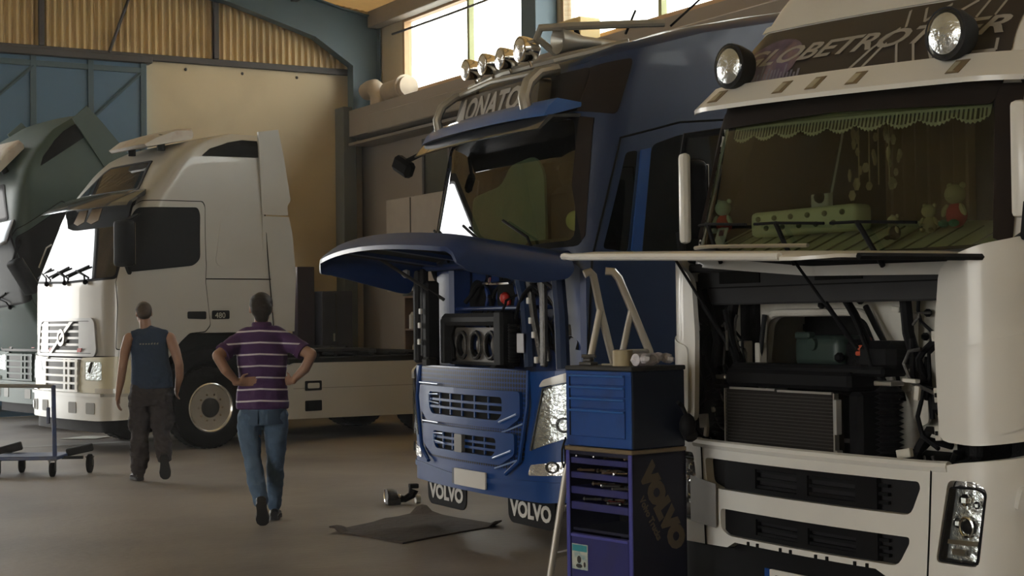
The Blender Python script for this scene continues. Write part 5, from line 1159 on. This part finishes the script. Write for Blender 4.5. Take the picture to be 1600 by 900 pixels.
def shoe(b, heel, toe, up, w=.045, sole=True):
    h, t = Vector(heel), Vector(toe); d = (t-h).normalized(); u = Vector(up); u = (u-d*u.dot(d)).normalized(); x = d.cross(u); L = (t-h).length
    R_ = []
    for f, ww, hh in ((0, .7, .05), (.06, .85, .07), (.25, .85, .075), (.45, .85, .06), (.7, 1.08, .045), (.9, .9, .035), (1.0, .55, .022)):
        c = h + d*L*f; R_.append([c + x*(w*ww*math.cos(a)) + u*(hh*.5 + hh*.5*math.sin(a)) for a in [2*PI*k/14 for k in range(14)]])
    b.rings(R_, True)
def outsole(b, heel, toe, up, w=.048):
    h, t = Vector(heel), Vector(toe); d = (t-h).normalized(); u = Vector(up); u = (u-d*u.dot(d)).normalized(); x = d.cross(u); L = (t-h).length
    O_ = [(-.01, 0), (0, .6), (.1, .85), (.3, .8), (.5, .82), (.72, 1.1), (.9, .95), (1.0, .5), (1.02, 0)]
    P = [(f, ww) for f, ww in O_] + [(f, -ww) for f, ww in reversed(O_[1:-1])]
    R_ = [[h + d*L*f + x*w*ww + u*z for f, ww in P] for z in (-.02, .008)]
    b.rings(R_, True)
# ---- person in the striped polo shirt
p2 = thing('person', 'person in purple shirt with white stripes and jeans walking away, hands on hips', 'person', (-1.98, 12.02, 0), math.radians(9.4))
b = MB(); head(b, (.015, .15, 1.705), -.25, 1.08)
limb(b, [(.015, .11, 1.50), (.015, .125, 1.63)], [.060, .054])
b.tube([(.02, .12, .86), (.02, .12, 1.0), (.02, .115, 1.15), (.02, .11, 1.34), (.02, .11, 1.46)], [.09, .10, .09, .105, .07], 16, True, 1.5)
limb(b, [(-.165, .11, 1.45), (-.27, .03, 1.37), (-.325, -.02, 1.335)], [.058, .050, .043]); limb(b, [(-.325, -.02, 1.335), (-.26, -.03, 1.22), (-.175, .0, 1.125)], [.043, .041, .026])
limb(b, [(.205, .11, 1.45), (.32, .04, 1.37), (.405, .0, 1.335)], [.058, .050, .043]); limb(b, [(.405, .0, 1.335), (.35, -.01, 1.22), (.255, .02, 1.13)], [.043, .041, .026])
hand(b, (-.17, .0, 1.122), (.92, .12, .06), (.1, -.1, 1), .12, .3); hand(b, (.25, .02, 1.125), (-.5, .75, .0), (0, -.1, 1), .25, .3)
limb(b, [(-.075, .12, .88), (-.06, .10, .54), (.0, -.07, .17)], [.085, .058, .04]); limb(b, [(.115, .12, .88), (.115, .22, .50), (.105, .33, .10)], [.085, .058, .04])
remeshed(b, 'body', SKIN, p2, .0075, 3)
b = MB(); M = Matrix.Rotation(-.25, 3, 'Z')
b.ball((.015, .14, 1.735), (.093, .106, .096), 20, M); b.ball((.018, .105, 1.695), (.089, .074, .082), 16, M); b.ball((.018, .095, 1.635), (.062, .05, .055), 12, M); b.ball((.015, .13, 1.70), (.092, .07, .05), 14, M)
remeshed(b, 'hair', HAIRD, p2, .007, 2, wr=.006)
b = MB()
b.tube([(.02, .12, .905), (.02, .12, 1.0), (.02, .12, 1.15), (.02, .105, 1.32), (.02, .11, 1.44), (.02, .11, 1.51), (.018, .115, 1.56)], [.135, .132, .118, .130, .118, .085, .062], 20, True, 1.55)
b.tube([(-.15, .11, 1.465), (-.08, .11, 1.495), (.02, .11, 1.51), (.12, .11, 1.495), (.19, .11, 1.465)], [.062, .068, .07, .068, .062], 14)
for P, r in (([(-.13, .11, 1.455), (-.20, .085, 1.42), (-.27, .035, 1.365)], [.070, .072, .070]), ([(.17, .11, 1.455), (.25, .085, 1.42), (.33, .045, 1.365)], [.070, .072, .070])): b.tube(P, r, 16)
PURP = mat('striped_purple_jersey', (.055, .018, .085), .8, var=.2, scale=8, bump=.5, bscale=14)
nt = PURP.node_tree; Nn = nt.nodes; Ll = nt.links
tcc = Nn.new('ShaderNodeTexCoord'); sxx = Nn.new('ShaderNodeSeparateXYZ'); Ll.new(tcc.outputs['Object'], sxx.inputs[0])
def mth(op, a, b_=None):
    n = Nn.new('ShaderNodeMath'); n.operation = op
    for i, q in enumerate((a, b_)):
        if q is None: continue
        if isinstance(q, (int, float)): n.inputs[i].default_value = q
        else: Ll.new(q, n.inputs[i])
    return n.outputs[0]
zz = mth('ADD', mth('MULTIPLY', sxx.outputs['Z'], 1/.091), mth('MULTIPLY', mth('ABSOLUTE', sxx.outputs['X']), .6))
st_ = mth('LESS_THAN', mth('FRACT', mth('ADD', zz, .32)), .14)
bs = Nn['Principled BSDF']; src = bs.inputs['Base Color'].links[0].from_socket
mxx = Nn.new('ShaderNodeMix'); mxx.data_type = 'RGBA'; mxx.inputs['B'].default_value = (.55, .52, .56, 1); Ll.new(src, mxx.inputs['A']); Ll.new(st_, mxx.inputs['Factor']); Ll.new(mxx.outputs['Result'], bs.inputs['Base Color'])
shp = remeshed(b, 'polo_shirt', PURP, p2, .010, 5, wr=.007)
b = MB(); b.tube([(.018+.066*math.cos(a), .115+.062*math.sin(a), 1.57) for a in [2*PI*k/20 for k in range(21)]], .014, 8, True, 1.6); b.build('collar', mat('purple_collar', (.06, .02, .08), .8), shp)
for P in ([(-.255, .045, 1.375), (-.285, .024, 1.352)], [(.315, .055, 1.375), (.345, .036, 1.352)]):
    b = MB(); b.tube(P, [.074, .073], 18); b.build('sleeve_band', MT['purple_collar'], shp)
JEANS = mat('blue_jeans', (.075, .125, .20), .85, var=.3, scale=9, bump=.7, bscale=16)
b = MB()
b.tube([(.02, .12, .78), (.02, .12, .88), (.02, .12, .97)], [.115, .125, .118], 18, True, 1.45)
limb(b, [(-.075, .12, .86), (-.085, .12, .70), (-.065, .09, .52), (-.03, .0, .33), (.0, -.055, .20)], [.108, .092, .070, .068, .060], 16)
limb(b, [(.115, .12, .86), (.125, .16, .70), (.118, .20, .50), (.112, .27, .28), (.108, .32, .13)], [.108, .092, .072, .066, .060], 16)
jn = remeshed(b, 'jeans', JEANS, p2, .010, 5, wr=.009)
b = MB()
for x in (-.08, .12): b.sheet([(x-.06, .79), (x+.06, .79), (x+.065, .90), (x-.065, .90)], lambda u, v, d=0: Vector((u, .12 - math.sqrt(max(0, .126**2 - ((u-.02)/1.45)**2)) - .004 - d, v)), (), .004, .0, .03)
b.build('back_pocket', mat('jeans_pocket', (.05, .085, .14), .85), jn)
SHOE = mat('black_shoe', (.012, .012, .013), .45); SOLE = mat('black_sole', (.02, .02, .021), .7)
for h, t, u in (((.0, -.115, .165), (.012, .02, -.0), (0, .72, .7)), ((.105, .26, .03), (.12, .53, .03), (0, 0, 1))):
    if h[1] < 0: h, t = (.0, -.16, .215), (.015, -.01, .02)
    b = MB(); shoe(b, h, t, u); s_ = b.build('shoe', SHOE, p2); b = MB(); outsole(b, h, t, u); b.build('sole', SOLE, s_)
# ---- person in the sleeveless work shirt
p1 = thing('person', 'person in sleeveless dark blue work shirt and loose grey trousers walking away beside white truck', 'person', (-3.80, 15.52, 0), math.radians(13.8))
b = MB(); head(b, (.075, .08, 1.70), .35, 1.0)
limb(b, [(.10, .06, 1.48), (.085, .07, 1.62)], [.064, .058])
b.tube([(.13, .05, .86), (.13, .05, 1.0), (.13, .05, 1.15), (.13, .05, 1.34), (.13, .05, 1.46)], [.10, .11, .10, .115, .085], 16, True, 1.5)
limb(b, [(-.07, .05, 1.44), (-.115, .02, 1.30), (-.135, -.01, 1.16)], [.060, .052, .044]); limb(b, [(-.135, -.01, 1.16), (-.155, .03, 1.02), (-.185, .08, .86)], [.045, .042, .027])
limb(b, [(.33, .05, 1.44), (.385, .02, 1.30), (.42, -.02, 1.17)], [.060, .052, .044]); limb(b, [(.42, -.02, 1.17), (.425, .05, 1.04), (.405, .14, .93)], [.045, .042, .027])
hand(b, (-.185, .08, .85), (-.05, .15, -1), (.2, 1, 0), .45, .15); hand(b, (.405, .15, .92), (-.15, .55, -.8), (-.3, .8, 0), .5, .15)
limb(b, [(.05, .05, .88), (.04, .06, .48), (.02, 0, .10)], [.09, .06, .042]); limb(b, [(.21, .05, .88), (.235, .03, .48), (.265, -.20, .22)], [.09, .06, .042])
remeshed(b, 'body', SKIN, p1, .0075, 3)
b = MB(); M = Matrix.Rotation(.35, 3, 'Z')
b.ball((.075, .065, 1.725), (.081, .096, .088), 20, M); b.ball((.08, .035, 1.69), (.076, .062, .062), 16, M)
remeshed(b, 'hair', HAIRG, p1, .009, 3)
TANK = mat('faded_navy_cloth', (.018, .036, .072), .85, var=.3, scale=7, bump=.7, bscale=12)
b = MB()
b.tube([(.155, .05, .93), (.15, .05, 1.05), (.135, .05, 1.2), (.13, .045, 1.34), (.13, .05, 1.42), (.125, .05, 1.49), (.12, .055, 1.535)], [.148, .145, .132, .132, .125, .095, .068], 20, True, 1.42)
b.tube([(-.045, .05, 1.465), (.13, .05, 1.50), (.305, .05, 1.465)], [.050, .070, .050], 14)
tk = remeshed(b, 'sleeveless_shirt', TANK, p1, .010, 5, wr=.007)
b = MB(); bm_ = lambda u, v, d=0: Vector((u, .05 - math.sqrt(max(.0001, .134**2 - ((u-.13)/1.42)**2)) - .005 - d, v))
random.seed(4)
for k in range(7):
    x = .03 + .028*k; b.sheet([(x, 1.375), (x+.017, 1.377), (x+.017, 1.39+.008*(k > 3)), (x, 1.388)], bm_, (), .002, .002, .03)
b.build('back_print', mat('faded_print', (.22, .21, .17), .8), tk)
TROU = mat('grey_work_trousers', (.036, .030, .032), .9, var=.35, scale=8, bump=.8, bscale=12)
b = MB()
b.tube([(.13, .05, .76), (.13, .05, .88), (.135, .05, .97)], [.135, .145, .135], 18, True, 1.45)
limb(b, [(.04, .05, .86), (.035, .06, .68), (.03, .06, .48), (.02, .03, .28), (.015, .01, .12)], [.125, .110, .092, .090, .082], 16)
limb(b, [(.225, .05, .86), (.24, .06, .68), (.24, .02, .48), (.255, -.10, .34), (.265, -.18, .26)], [.125, .110, .092, .085, .078], 16)
b.ball((-.06, .05, .58), (.035, .06, .09), 10); b.ball((.34, .04, .60), (.035, .06, .09), 10)
remeshed(b, 'trousers', TROU, p1, .010, 5, wr=.018)
BOOT = mat('brown_black_boot', (.03, .02, .018), .6)
for h, t, u in (((.03, -.04, .03), (-.035, .23, .03), (0, 0, 1)), ((.258, -.26, .29), (.275, -.12, .035), (0, .72, .7))):
    b = MB(); shoe(b, h, t, u, .05); s_ = b.build('boot', BOOT, p1); b = MB(); outsole(b, h, t, u, .052); b.build('sole', SOLE, s_)
# ================================================================ tool cabinets
TA_ = math.radians(39.3)-PI/2
def cab_thing(name, label, cat, z=0): return thing(name, label, cat, (.631, 8.2, z), TA_)
# local frame: origin at the near corner, x < 0 runs along the front towards the far left, y > 0 runs back along the side
CW, CD = .526, .404
lowc = cab_thing('tool_cabinet', 'violet-blue lower tool cabinet with open shallow drawers and gold side lettering', 'tool cabinet')
b = MB(); t_ = .022
b.box(-CW, -CW+t_, 0, CD, .10, .86); b.box(-t_, 0, 0, CD, .10, .86); b.box(-CW, 0, CD-t_, CD, .10, .86); b.box(-CW, 0, 0, CD, .84, .86); b.box(-CW, 0, 0, CD, .10, .13); b.box(-CW, 0, .02, CD, .415, .43)
b.build('cabinet_body', mat('dark_cabinet_side', (.006, .007, .028), .5), lowc)
b = MB(); b.box(-CW+.02, -.02, CD-.03, CD-.025, .43, .84); b.build('cabinet_back', MT['gap_black'], lowc)
b = MB()
for s_ in (-CW+.012, -.012): b.box(s_-.014, s_+.014, -.012, .0, .10, .86, .004)
b.build('corner_post', mat('violet_post', (.06, .065, .30), .35, coat=.3), lowc)
TOOLS = [mat('chrome_tool', (.6, .6, .6), .25, 1), mat('red_tool', (.20, .02, .02), .5), mat('dark_tool', (.03, .03, .03), .5), mat('brown_tool', (.08, .05, .03), .5), MT['dark_tool'], MT['dark_tool']]
random.seed(12)
for k, (z0, z1) in enumerate(((.790, .822), (.708, .742), (.622, .662), (.535, .578))):
    d = MB(); d.box(-CW+.035, -.035, -.006, .012, z0, z1, .003); d.box(-CW+.04, -.04, .012, CD-.05, z0, z0+.006); d.box(-CW+.035, -CW+.04, .01, CD-.05, z0, z1); d.box(-.04, -.035, .01, CD-.05, z0, z1)
    dr = d.build('drawer', TPURP, lowc)
    for j in range(9):
        x = random.uniform(-CW+.06, -.07); y = random.uniform(.03, .15); mt_ = random.choice(TOOLS if j > 3 else TOOLS[:1]+TOOLS[2:4]); a = random.uniform(-.5, .5); L = random.uniform(.04, .09)
        w_ = MB(); zt = z1 + .003
        w_.cyl((x-L*math.cos(a), y-L*math.sin(a)*.3, zt), (min(x+L*math.cos(a), -.05), y+L*math.sin(a)*.3, zt+.008), .0065, .0065, 8); w_.ball((x-L*math.cos(a), y-L*math.sin(a)*.3, zt), .012, 8)
        o = w_.build('hand_tool', mt_); nm_ = {'chrome_tool': 'bright chrome', 'red_tool': 'dark red', 'dark_tool': 'black', 'brown_tool': 'brown'}[mt_.name.split('.')[0]]; lv_ = ('topmost', 'second', 'third', 'lowest')[k]; o.location = lowc.location; o.rotation_euler = lowc.rotation_euler
        tag(o, nm_ + ' hand tool in the ' + lv_ + ' open drawer of the violet-blue cabinet', 'tool', nm_ + ' hand tools in the ' + lv_ + ' drawer')
b = MB(); b.box(-CW+.03, -.03, -.008, .012, .14, .405, .006); dd_ = b.build('cabinet_door', TPURP, lowc)
b = MB(); b.box(-CW+.035, -.035, -.014, -.008, .385, .40, .002); b.build('handle', MT['violet_post'], dd_)
b = MB(); b.box(-CW+.04, -CW+.17, -.0105, -.008, .205, .345, .001); sk = b.build('sticker', mat('pale_sticker', (.45, .48, .42), .5, dirt=(.05, .2, .3), dirts=18, dirtamt=.8), lowc)
b = MB(); b.box(-CW+.045, -CW+.165, -.0115, -.0105, .305, .34, .0); b.build('sticker_band', mat('teal_print', (.03, .25, .30), .5), sk)
b = MB(); b.ball((-CW+.10, -.011, .26), (.018, .0015, .022), 8); b.ball((-CW+.145, -.011, .235), (.01, .0015, .016), 8); b.ball((-CW+.10, -.011, .225), (.028, .0015, .012), 8); b.build('sticker_figure', MT['dark_tool'], sk)
for x, y in ((-CW+.05, .05), (-.05, .05), (-CW+.05, CD-.05), (-.05, CD-.05)):
    w_ = MB(); w_.lathe([(.038, -.014), (.05, -.010), (.05, .010), (.038, .014)], (x, y, .05), 'X', 16); w_.box(x-.02, x+.02, y-.02, y+.02, .06, .10); w_.build('caster', BLACKP, lowc)
smp = flatmap((0, 0, 0), (0, 1, 0), (0, 0, 1), (1, 0, 0))
GOLD = mat('dull_gold_decal', (.12, .095, .065), .6)
b = MB(); b.text('VOLVO', smp, .055, .755, .150, .0015, .0015, rot=math.radians(-60), sx=1.0, bold=.014); b.build('side_letters', GOLD, lowc)
b = MB(); b.text('Volvo Trucks', smp, .045, .62, .055, .0015, .0015, rot=math.radians(-60), sx=.9, bold=.002); b.build('side_letters', GOLD, lowc)
upc = cab_thing('tool_chest', 'bright blue upper tool chest with four closed drawers and a dark rubber top', 'tool chest', .885)
b = MB(); b.box(-CW, 0, .004, CD, 0, .42, .006); b.build('chest_body', mat('dark_blue_chest_side', (.003, .009, .03), .5), upc)
b = MB(); b.box(-CW, -.001, -.004, .006, .005, .418, .003); b.build('chest_front', TBLUE, upc)
b = MB(); b.box(-CW-.006, .006, -.008, CD+.006, .42, .445, .006); b.build('rubber_top', mat('dark_rubber_top', (.03, .03, .03), .6), upc)
for k, (z0, z1) in enumerate(((.342, .400), (.278, .336), (.214, .272), (.058, .208))):
    d = MB(); d.box(-CW+.04, -.045, -.014, -.004, z0, z1, .003); dr = d.build('drawer', TBLUE, upc)
    d = MB(); d.box(-CW+.04, -.045, -.024, -.012, z1-.014, z1-.002, .003); d.build('handle', mat('drawer_handle_blue', (.02, .11, .38), .35, coat=.4) if 'drawer_handle_blue' not in MT else MT['drawer_handle_blue'], dr)
b = MB(); b.box(-CW+.04, -CW+.05, -.0155, -.013, .06, .40); b.build('drawer_gap', MT['gap_black'], upc)
led = cab_thing('cabinet_tray_rim', 'tan metal rim tray between the lower cabinet and the upper tool chest', 'tray', .86)
b = MB(); b.box(-CW-.008, .008, -.014, CD, 0, .024, .004); b.build('rim', mat('tan_metal_edge', (.22, .17, .11), .4, .4), led)
def tloc(x, y, z): return (Matrix.Translation((.631, 8.2, 0)) @ Matrix.Rotation(TA_, 4, 'Z')) @ Vector((x, y, z))
def put(b, nm, mt_, lab, cat, x, y, z, rz=0):
    o = b.build(nm, mt_); o.location = tloc(x, y, z); o.rotation_euler = (0, 0, TA_+rz); return tag(o, lab, cat)
ZT = 1.331
b = MB(); b.lathe([(.03, 0), (.055, 0), (.055, .085), (.03, .085), (.03, .0)], (0, 0, 0), 'Z', 24, cap=False); put(b, 'tape_roll', mat('tan_tape', (.36, .30, .18), .6), 'tan roll of tape standing on the blue tool chest', 'tape', -.16, .09, ZT)
b = MB(); random.seed(9)
b.lathe([(.01, 0), (.034, 0), (.034, .13), (.01, .13)], (0, 0, .035), 'Y', 14)
for k in range(16): b.ball((random.uniform(-.03, .04), random.uniform(.02, .24), .028+random.uniform(0, .025)), (random.uniform(.03, .045), random.uniform(.03, .05), .024), 8, Matrix.Rotation(random.uniform(-.6, .6), 3, 'X'))
o = put(b, 'rag', mat('pale_striped_rag', (.60, .58, .64), .9, var=.6, scale=30), 'crumpled pale rag lying at the side edge of the blue tool chest', 'rag', -.04, .07, ZT)
b = MB(); b.box(-.07, .03, -.02, .04, 0, .018, .004); b.box(-.05, .01, -.01, .03, .018, .04, .006); b.cyl((-.06, .0, .05), (.02, .03, .05), .01, seg=8); put(b, 'clamp_block', DULLM, 'greasy metal block lying at the far corner of the tool chest top', 'tool', -.42, .08, ZT)
b = MB(); b.box(-.06, .06, -.012, .012, 0, .012, .003); put(b, 'steel_bar', ALU, 'short bright steel bar beside the tape roll on the tool chest', 'tool', -.24, .07, ZT)
b = MB(); b.ball((0, 0, 0), (.045, .05, .07), 12); b.ball((.0, .02, -.05), (.04, .05, .04), 10); b.tube([(-.01, 0, .06), (-.02, -.02, .11), (-.01, -.06, .13)], .012, 6)
put(b, 'black_bag', BLACKP, 'small black bag hanging at the back corner of the upper tool chest', 'bag', .055, CD-.04, 1.0)
b = MB(); b.tube([(0, 0, .05), (-.012, 0, .02), (-.014, 0, -.05), (0, 0, -.08), (.014, 0, -.05), (.012, 0, .02), (0, 0, .05)], .006, 6); b.cyl((0, 0, .05), (.02, 0, .09), .006, seg=6)
put(b, 'spring_hook', BLACKP, 'black spring hook hanging from the rim of the tool cabinet', 'hook', -CW-.02, -.01, .84)
# ---- aluminium step ladder behind the cabinets
ld = thing('step_ladder', 'aluminium step ladder with bent top rails standing behind the tool cabinets', 'ladder', (.5, 9.4, 0))
def rail(nm, P, r=.017, m=ALU): b = MB(); b.tube([Vector(p)-Vector((.5, 9.4, 0)) for p in P], r, 8, True, 1.5); return b.build(nm, m, ld)
rail('front_rail', [(.20, 9.25, .0), (.31, 9.28, .65), (.48, 9.33, 1.39), (.535, 9.36, 1.64)], .014); rail('front_rail', [(.44, 9.62, .0), (.53, 9.62, .65), (.69, 9.62, 1.39), (.745, 9.60, 1.64)], .014)
rail('back_rail', [(.44, 9.34, 1.86), (.475, 9.35, 1.875), (.497, 9.36, 1.85), (.54, 9.37, 1.63), (.60, 9.38, 1.38), (.80, 9.45, .60), (.96, 9.50, 0)])
rail('back_rail', [(.585, 9.60, 1.885), (.635, 9.60, 1.88), (.668, 9.60, 1.84), (.75, 9.60, 1.64), (.855, 9.62, 1.38), (1.02, 9.66, .60), (1.12, 9.70, 0)])
for k in range(5):
    f = .12 + k*.2; z = f*1.4; p = Vector((.20+.28*f*1.05, 9.25+.09*f, z)); q = Vector((.44+.25*f*1.05, 9.62, z))
    rail('ladder_step', [p, q], .013)
rail('cross_bar', [(.60, 9.38, 1.38), (.855, 9.62, 1.38)], .012)
b = MB(); b.cyl((-.30, -.15, 0), (-.298, -.15, .03), .02, seg=8); b.cyl((-.06, .22, 0), (-.058, .22, .03), .02, seg=8); b.build('ladder_foot', RED, ld)
# ================================================================ things on the floor
matm = mat('oily_rubber_mat', (.045, .032, .026), .75, var=.4, scale=4, bump=.6)
b = MB(); N_ = 14
c4 = [Vector((-1.40, 11.61)), Vector((-.80, 10.97)), Vector((-.10, 11.85)), Vector((-.77, 12.77))]
def mq(u, v, d=0):
    p = c4[0]*(1-u)*(1-v) + c4[1]*u*(1-v) + c4[2]*u*v + c4[3]*(1-u)*v
    e = 1 if 0 <= u <= 1 else 0
    h = .012 + .03*max(0, noise.noise(Vector((p.x*2.2, p.y*2.2, 1)))) + (.035 if (u < .09 and v < .09) or (u > .93 and v > .9) or (u < .08 and v > .9) else 0)
    return Vector((p.x, p.y, h + d))
b.sheet([(0, 0), (.5, .02), (1, 0), (.98, .5), (1, 1), (.5, .98), (0, 1), (.02, .5)], mq, (), .012, 0, 1/N_, 1/N_)
o = b.build('floor_mat', matm); tag(o, 'dark oily rubber mat lying on the floor before the blue truck', 'mat')
jk = thing('engine_part', 'small greasy metal engine part lying on the floor behind the dark mat', 'engine part', (-.98, 13.35, 0), .35)
b = MB(); b.lathe([(.03, -.045), (.06, -.045), (.062, 0), (.05, .04), (.02, .045)], (-.09, 0, .075), 'X', 18); b.box(-.14, -.02, -.06, .05, .0, .05, .008); b.build('drum', DULLM, jk)
b = MB(); b.tube([(-.04, 0, .05), (.03, .0, .04), (.09, 0, .07), (.11, 0, .12)], [.035, .03, .035, .045], 10); b.box(.07, .15, -.03, .03, .13, .17, .006); b.build('elbow', ENG, jk)
b = MB(); b.lathe([(.02, -.02), (.038, -.02), (.038, .02), (.02, .02)], (.14, -.02, .038), 'X', 14); b.build('ring', ALU, jk)
b = MB(); b.ball((-.035, -.055, .075), .018, 8); b.build('bolt', CHROME, jk)
b = MB(); b.tube([(-.155, -.03, .03+.08*0), (-.16, -.02, .08), (-.15, .0, .13)], .008, 6); b.build('clip', CHROME, jk)
# platform trolley
tr = thing('platform_trolley', 'blue platform trolley with an upright handle and black casters at left', 'trolley', (-5.0, 16.35, 0), 0)
TB = mat('worn_blue_trolley', (.05, .075, .17), .5, dirt=(.1, .08, .06), dirts=6)
def tp(u, v, z):  # offset from the trolley's base, in metres
    return Vector((u, v, z))
b = MB(); b.box(-.50, .22, -.25, .30, .17, .21, .008); b.build('deck', TB, tr)
b = MB(); b.tube([(.18, -.2, .2), (.17, -.2, .95)], .024, 8); b.build('handle_post', TB, tr)
b = MB(); b.tube([(.17, -.2, .94), (-.6, -.15, .955)], .02, 8); b.tube([(-.6, -.15, .955), (-.62, -.14, .2)], .02, 8); b.build('handle_bar', MT['recess_grey'], tr)
b = MB(); b.box(.10, .13, -.22, -.18, .55, .72, .004); b.build('handle_clip', TB, tr)
b = MB(); b.obox((-.50, .32, .24), (.34, .08, .09), .25, .01, 0, -.25); b.build('side_bracket', GREYP, tr)
b = MB(); b.obox((.33, .2, .24), (.28, .10, .08), .2, .01, 0, -.2); b.box(.2, .42, -.02, .02, .16, .19); b.build('front_bracket', GREYP, tr)
for x, y, r in ((-.40, -.28, .075), (-.30, .22, .075), (.18, -.28, .075), (.46, .12, .10)):
    b = MB(); b.lathe([(r*.75, -.024), (r, -.016), (r, .016), (r*.75, .024)], (x, y, r), 'X', 18); w_ = b.build('caster_wheel', RUBBER, tr)
    b = MB(); b.box(x-.035, x-.028, y-.02, y+.02, r*.8, .18); b.box(x+.028, x+.035, y-.02, y+.02, r*.8, .18); b.box(x-.04, x+.04, y-.03, y+.03, .165, .175); b.cyl((x-.035, y, r), (x+.035, y, r), .012, seg=8); b.build('caster_fork', DULLM, w_)
b = MB(); b.sheet([(0, 0), (.5, -.05), (.62, .3), (.2, .45)], lambda u, v, d=0: Vector((u, v, .012+.03*u*v + d)), (), .003, 0, .1)
o = b.build('paper_sheet', mat('pale_paper', (.5, .5, .45), .6)); o.location = (-6.25, 21.2, 0); tag(o, 'pale crumpled sheet lying on the floor under the old white truck', 'paper')

# pieces that are separate things to the eye become parts of their own
SPL = {'sign_lines', 'rim_hose', 'wheel_arch', 'roof_box_foot', 'mirror_arm', 'hand_hole', 'wheel_bolt', 'bracket', 'hose', 'hose_loom', 'corner_post', 'a_pillar', 'panel_edge', 'gas_strut', 'clip', 'pipe', 'big_hose', 'far_post', 'long_strut', 'bonnet_rib', 'side_skirt', 'skirt_groove', 'side_deflector', 'damper_bracket', 'light_bracket', 'upright', 'firewall_boss', 'firewall_cut', 'hinge_hole', 'bumper_gap', 'clip_slot', 'roof_antenna', 'back_pocket', 'ladder_foot', 'seat', 'door_gap', 'panel_gap', 'bay_wall', 'button_tuft', 'eye', 'intake_opening', 'heater_frame', 'radiator_bracket', 'radiator_edge', 'wiper', 'bright_edge', 'side_bracket', 'caster_fork', 'beads', 'metal_part', 'small_lamp', 'lamp_divider', 'air_horn', 'beacon', 'lamp_bar', 'radiator_tank', 'underbody', 'chassis', 'drawer'} - {'drawer', 'lamp_bar'}
for o in list(bpy.data.objects):
    if o.type == 'MESH' and o.name.split('.')[0] in SPL and not [c for c in bpy.data.objects if c.parent == o]: split_loose(o)

# matt blacks hardly shine
for k_ in ('black_plastic', 'badge_black', 'grey_plastic', 'engine_black', 'tyre_rubber', 'gap_black', 'grey_cowl', 'radiator_fins', 'dark_brown_trim', 'dark_cab_lining', 'window_black'):
    MT[k_].node_tree.nodes['Principled BSDF'].inputs['Specular IOR Level'].default_value = .07
# ================================================================ haze volume added in place of veiling glare
hz = bpy.data.materials.new('glare_haze'); hz.use_nodes = True; hn = hz.node_tree
hn.nodes.remove(hn.nodes['Principled BSDF']); vv = hn.nodes.new('ShaderNodeVolumeScatter')
vv.inputs['Color'].default_value = (.95, .93, .9, 1); vv.inputs['Density'].default_value = .0014; vv.inputs['Anisotropy'].default_value = .35
hn.links.new(vv.outputs[0], hn.nodes['Material Output'].inputs['Volume'])
b = MB(); b.box(-16.1, M0+.12, -7.1, N0+.12, -.05, 9.5)
o = rbuild(b, 'haze', hz); o['kind'] = 'stuff'; o['label'] = 'thin haze added through the whole repair hall in place of lens glare'; o['category'] = 'haze'
